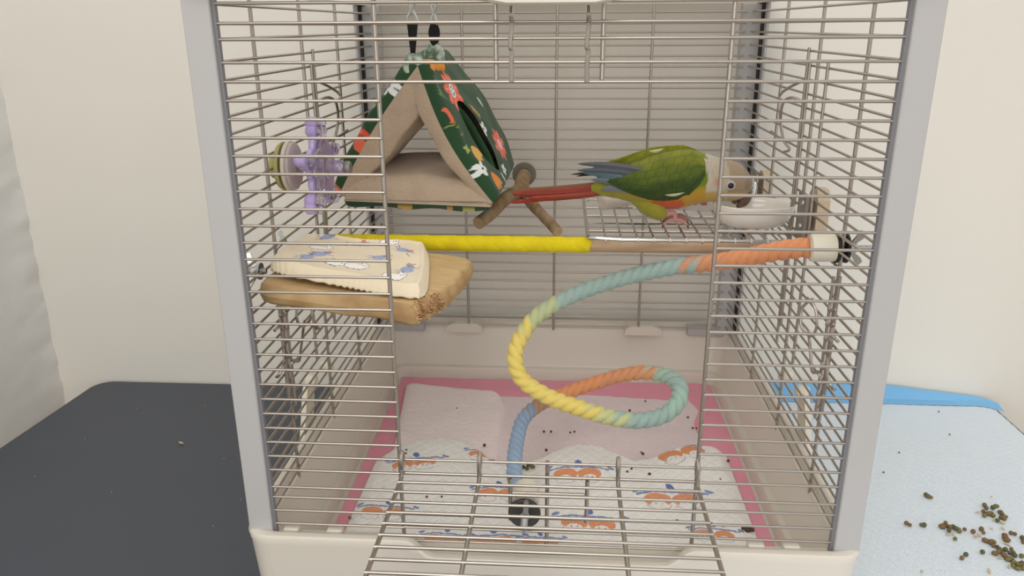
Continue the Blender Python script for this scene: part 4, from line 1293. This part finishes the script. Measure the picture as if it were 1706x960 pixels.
# tail: long red feathers
tm = [mat('tail_red', (150, 66, 44), .6, bump=.3, bscale=500, var=.25, vscale=60), mat('tail_maroon', (138, 44, 30), .6, bump=.3, bscale=500), mat('tail_olive', (120, 96, 60), .6), mat('tail_bright', (160, 52, 42), .6)]
for (x1, y1, x0, y0, w_, mi, dy) in ((852, 323, 1018, 311, 7.5, 0, 0), (858, 318, 1015, 306, 5.0, 2, .0012), (866, 325, 1020, 316, 5.5, 1, -.0012), (848, 338, 1012, 318, 3.6, 3, .0024), (880, 330, 1022, 320, 4.2, 0, -.0022), (905, 334, 1020, 321, 2.2, 1, .003)):
    V_ = []
    for i in range(24):
        f_ = i / 23; x = x0 + (x1 - x0) * f_; y = y0 + (y1 - y0) * f_ + 1.5 * math.sin(PI * f_)
        wd = w_ * (1.0 - .25 * f_) * (1 if f_ < .85 else math.sqrt(max(0, 1 - ((f_ - .85) / .15) ** 2))) + .25
        Yd = BY + dy - .0
        V_.append([atY(x, y - wd, Yd), atY(x, y, Yd - .0009), atY(x, y + wd, Yd), atY(x, y, Yd + .0009)])
    m_ = MB(); m_.rings(V_); m_.build('tail_feather', tm[mi], bird)
m_ = MB(); m_.tube([atY(1040, 308, BY), atY(1020, 311, BY), atY(1000, 313, BY), atY(985, 314, BY)], [.0135, .0105, .0070, .0030], 20)
m_.build('tail_coverts', thm, bird)
# beak, eye
bkm = mat('beak', (120, 96, 82), .35, rgb2=(96, 70, 60), vscale=120)
bp_ = [(1240, 318, .0068), (1241, 328, .0062), (1238, 336, .0050), (1233, 341, .0032), (1227, 345, .0010)]
m_ = MB(); m_.tube(spline([atY(x, y, BY) for x, y, r in bp_], 5), list(np.interp(np.arange(21), np.arange(5) * 5, [r for *_, r in bp_])), 16)
m_.build('beak', bkm, bird)
m_ = MB(); m_.tube(spline([atY(x, y, BY) for x, y in ((1226, 326), (1224, 333), (1227, 338))], 5), list(np.linspace(.0050, .0022, 11)), 12); m_.build('lower_beak', bkm, bird)
m_ = MB(); m_.lathe([(.0005, -.0042), (.0032, -.003), (.0042, 0), (.0032, .003), (.0005, .0042)], atY(1243, 309, BY), (0, 1, 0), 14); m_.build('cere', mat('cere_skin', (198, 186, 172), .6), bird)
for side in (-1, 1):
    e = atY(1217, 309, BY + side * .0140)
    m_ = MB(); m_.lathe([(.0045, -.0010), (.0044, .0008), (.0037, .0016), (.0029, .0018)], e, (0, side, 0), 24); er = m_.build('eye_ring', mat('eye_skin', (184, 180, 178), .6), bird)
    m_ = MB(); m_.lathe([(.0031, 0), (.0029, .0016), (.0020, .0028), (.0007, .0033)], e, (0, side, 0), 20); ey = m_.build('eye', mat('eye_iris', (70, 50, 40), .1), bird)
    m_ = MB(); m_.lathe([(.0022, .0022), (.0018, .0032), (.0006, .0036)], e, (0, side, 0), 16); m_.build('pupil', mat('pupil_black', (10, 10, 12), .05), ey)

# ------------------------------------------------------------------ scattered food, husks and crumbs
pelm = [mat('pellet_olive', (120, 114, 70), .8, var=.3, vscale=600), mat('pellet_brown', (124, 96, 66), .8, var=.3, vscale=600), mat('pellet_green', (88, 92, 64), .8), mat('pellet_dark', (86, 68, 54), .8)]
huskm = mat('seed_husk', (206, 180, 140), .7, var=.2, vscale=500)
def ball_mesh(m, el, nm):
    b_ = MB(); b_.lathe([(.15, -.98 * el), (.6, -.8 * el), (.92, -.4 * el), (1, 0), (.9, .45 * el), (.6, .82 * el), (.15, .98 * el)], (0, 0, 0), (1, 0, 0), 10)
    me = bpy.data.meshes.new(nm); me.from_pydata(b_.v, [], b_.f); me.materials.append(m)
    me.polygons.foreach_set('use_smooth', [True] * len(me.polygons)); return me
PM = [ball_mesh(m, el, 'pellet') for m in pelm for el in (1.0, 1.5)]
def husk_mesh():
    b_ = MB()
    rg = []
    for h, r in ((-1, .05), (-.6, .7), (0, 1), (.6, .75), (1, .05)):
        rg.append([(h * 2.2, r * math.cos(a), .5 * r * math.sin(a)) for a in np.linspace(0, PI, 7)] + [(h * 2.2, .85 * r * math.cos(a), .3 * r * math.sin(a)) for a in np.linspace(PI, 0, 7)])
    b_.rings(rg); me = bpy.data.meshes.new('husk'); me.from_pydata(b_.v, [], b_.f); me.materials.append(huskm); return me
HM = husk_mesh()
def drop(name, me, x, y, z, r, label, cat, group):
    p = atZ(x, y, z)
    o = bpy.data.objects.new(name, me); COL.objects.link(o)
    o.location = (p.x, p.y, z + r * .85); o.scale = (r, r, r); o.rotation_euler = (random.uniform(-.3, .3), random.uniform(-.3, .3), random.uniform(0, PI))
    return tag(o, label, cat, group)
PZ = TZ + .0026
def crop(cx, cy): return 1500 + cx * 206 / 1099, 780 + cy * 180 / 960
clA = [(225, 250), (265, 270), (240, 262)]
sing = [(83, 518), (52, 503), (185, 515), (210, 520), (485, 640), (570, 556), (645, 578), (718, 556), (738, 585), (728, 760), (580, 783), (545, 812), (982, 590), (1017, 597), (1080, 632), (1092, 668), (1075, 795)]
cl1 = [(400, 495), (380, 530), (415, 525), (370, 535), (440, 540), (465, 535), (490, 552), (515, 560), (525, 575), (430, 570)]
cl2 = [(745, 340), (762, 365), (735, 395), (745, 435), (820, 365), (845, 350), (860, 350), (800, 415), (825, 435), (885, 400), (900, 420), (925, 445), (890, 450), (860, 478), (780, 420), (915, 460)]
cl3 = [(745, 655), (770, 660), (800, 670), (825, 668), (825, 700), (860, 712), (925, 605), (930, 630), (945, 655), (885, 735), (870, 760), (830, 772), (930, 740), (985, 730), (970, 765), (920, 790), (1000, 765), (1015, 790), (950, 815), (960, 825), (985, 820), (1020, 855), (1040, 870), (1060, 880), (1080, 850), (1095, 880), (1045, 905), (1000, 880), (1090, 905), (850, 772), (1005, 850), (1065, 862)]
SL = ['right pellet of the touching pair at the far left of the scattered food', 'left pellet of the touching pair at the far left of the scattered food',
      'left pellet of the pair just left of the small left heap', 'right pellet of the pair just left of the small left heap',
      'lone green pellet directly below the small left heap', 'lone round pellet just right of the small left heap',
      'lone oval pellet between the small left heap and the rear heap', 'upper pellet of two touching ones left of the front trail',
      'lower pellet of two touching ones left of the front trail', 'large lone pellet in the open area below the front trail',
      'right pellet of the lone pair near the bottom middle of the scatter', 'left pellet of the lone pair near the bottom middle of the scatter',
      'left of two small round pellets just under the rear heap', 'right of two small round pellets just under the rear heap',
      'upper pellet at the right picture edge below the rear heap', 'second pellet down at the right picture edge below the rear heap',
      'pellet at the right picture edge level with the front trail']
for lst, lab, grp in ((clA, 'olive pellet in the small pair lying nearest to the cage post on the white pad', 'pellet pair near the post'),
                      (sing, 'single round food pellet lying apart on the white pad', 'single pellets on the white pad'),
                      (cl1, 'olive pellet of the small left heap on the white pad', 'left heap of pellets'),
                      (cl2, 'grey green pellet of the rear right heap on the white pad', 'rear heap of pellets'),
                      (cl3, 'brown green pellet of the long trail at the right front of the white pad', 'front trail of pellets')):
    for k, (a, b) in enumerate(lst):
        x, y = crop(a, b)
        r = random.uniform(.0017, .0024)
        ki = random.choice((0, 1, 2, 3, 4)) if lst is not sing else random.choice((0, 2, 4))
        if ki in (1,) and random.random() < .3: ki = 4
        drop('food_pellet', PM[ki], x, y, PZ, r, SL[k] if lst is sing else lab, 'pellet', None if lst is sing else grp)
for a, b in ((430, 598), (470, 590), (700, 605), (670, 615), (905, 495), (810, 545), (910, 545), (690, 400), (835, 470), (965, 690), (885, 805), (965, 885), (790, 925), (190, 925), (810, 260), (945, 680)):
    x, y = crop(a, b); drop('seed_husk', HM, x, y, PZ, random.uniform(.0010, .0016), 'split straw coloured seed husk among pellets on the white pad', 'husk', 'husks on the white pad')
for x, y in ((1472, 788), (1498, 755), (1564, 687), (1582, 725), (1468, 679)):
    drop('crumb', PM[2], x, y, PZ, .0010, 'tiny brown crumb on the rear part of the white pad', 'crumb', 'crumbs on the rear of the white pad')
drop('seed_husk', HM, 302, 740, TZ + .0008, .0020, 'tan seed husk lying alone on the dark desk left of the cage', 'husk', None)
for x, y in ((342, 676), (228, 681), (373, 765), (186, 821), (355, 877), (141, 732), (58, 795), (401, 833)):
    drop('crumb', bpy.data.meshes.get('crumb_pale') or ball_mesh(huskm, 1.0, 'crumb_pale'), x, y, TZ + .0003, .0006, 'tiny pale crumb on the dark desk left of the cage', 'crumb', 'crumbs on the dark desk')
def floor_drop(x, y, r, z=FZ + .0042, me=None, nm='dropping', lab='small dark dropping on the pink pad inside the tray', grp='droppings on the pink pad', cat='dropping'):
    drop(nm, me or PM[6], x, y, z, r * .9, lab, cat, grp)
for x, y, r in ((761, 683, .0017), (773, 687, .0009), (764, 691, .0012), (780, 696, .0009), (772, 706, .0009), (1075, 670, .0013), (1049, 686, .0018), (1146, 697, .0015), (1154, 715, .0015), (1160, 715, .0013), (906, 721, .0016), (918, 721, .0016), (950, 722, .0013), (957, 721, .0014), (1071, 758, .0018), (1068, 755, .0011), (807, 744, .0020)):
    floor_drop(x, y, r)
ZQ = FZ + .0085
for x, y, r in ((910, 752, .0018), (677, 751, .0013), (676, 757, .0014), (1052, 783, .0014), (1045, 788, .0015), (1082, 792, .0018), (736, 829, .0012), (711, 829, .0012), (1205, 877, .0015), (1213, 770, .0018), (1128, 869, .0013), (1200, 800, .0011), (583, 865, .0018)):
    floor_drop(x, y, r, ZQ, PM[0 if x < 700 else 6], 'food_bit', 'small dark food bit lying on the fox print pad', 'food bits on the fox print pad', 'crumb')
for x, y in ((1241, 884), (1246, 886), (1251, 885)):
    floor_drop(x, y, .0026, ZQ - .003, PM[7], 'dark_pellet', 'black pellet of the cluster at right edge of the fox print pad', 'black cluster at the right edge', 'pellet')
for x, y in ((872, 781), (880, 777), (887, 780), (878, 783)):
    floor_drop(x, y, .0024, ZQ, PM[1 if x % 2 else 4], 'dried_leaf_bit', 'olive dried bit beside the blue end of the rope', 'olive bits beside the blue rope', 'crumb')
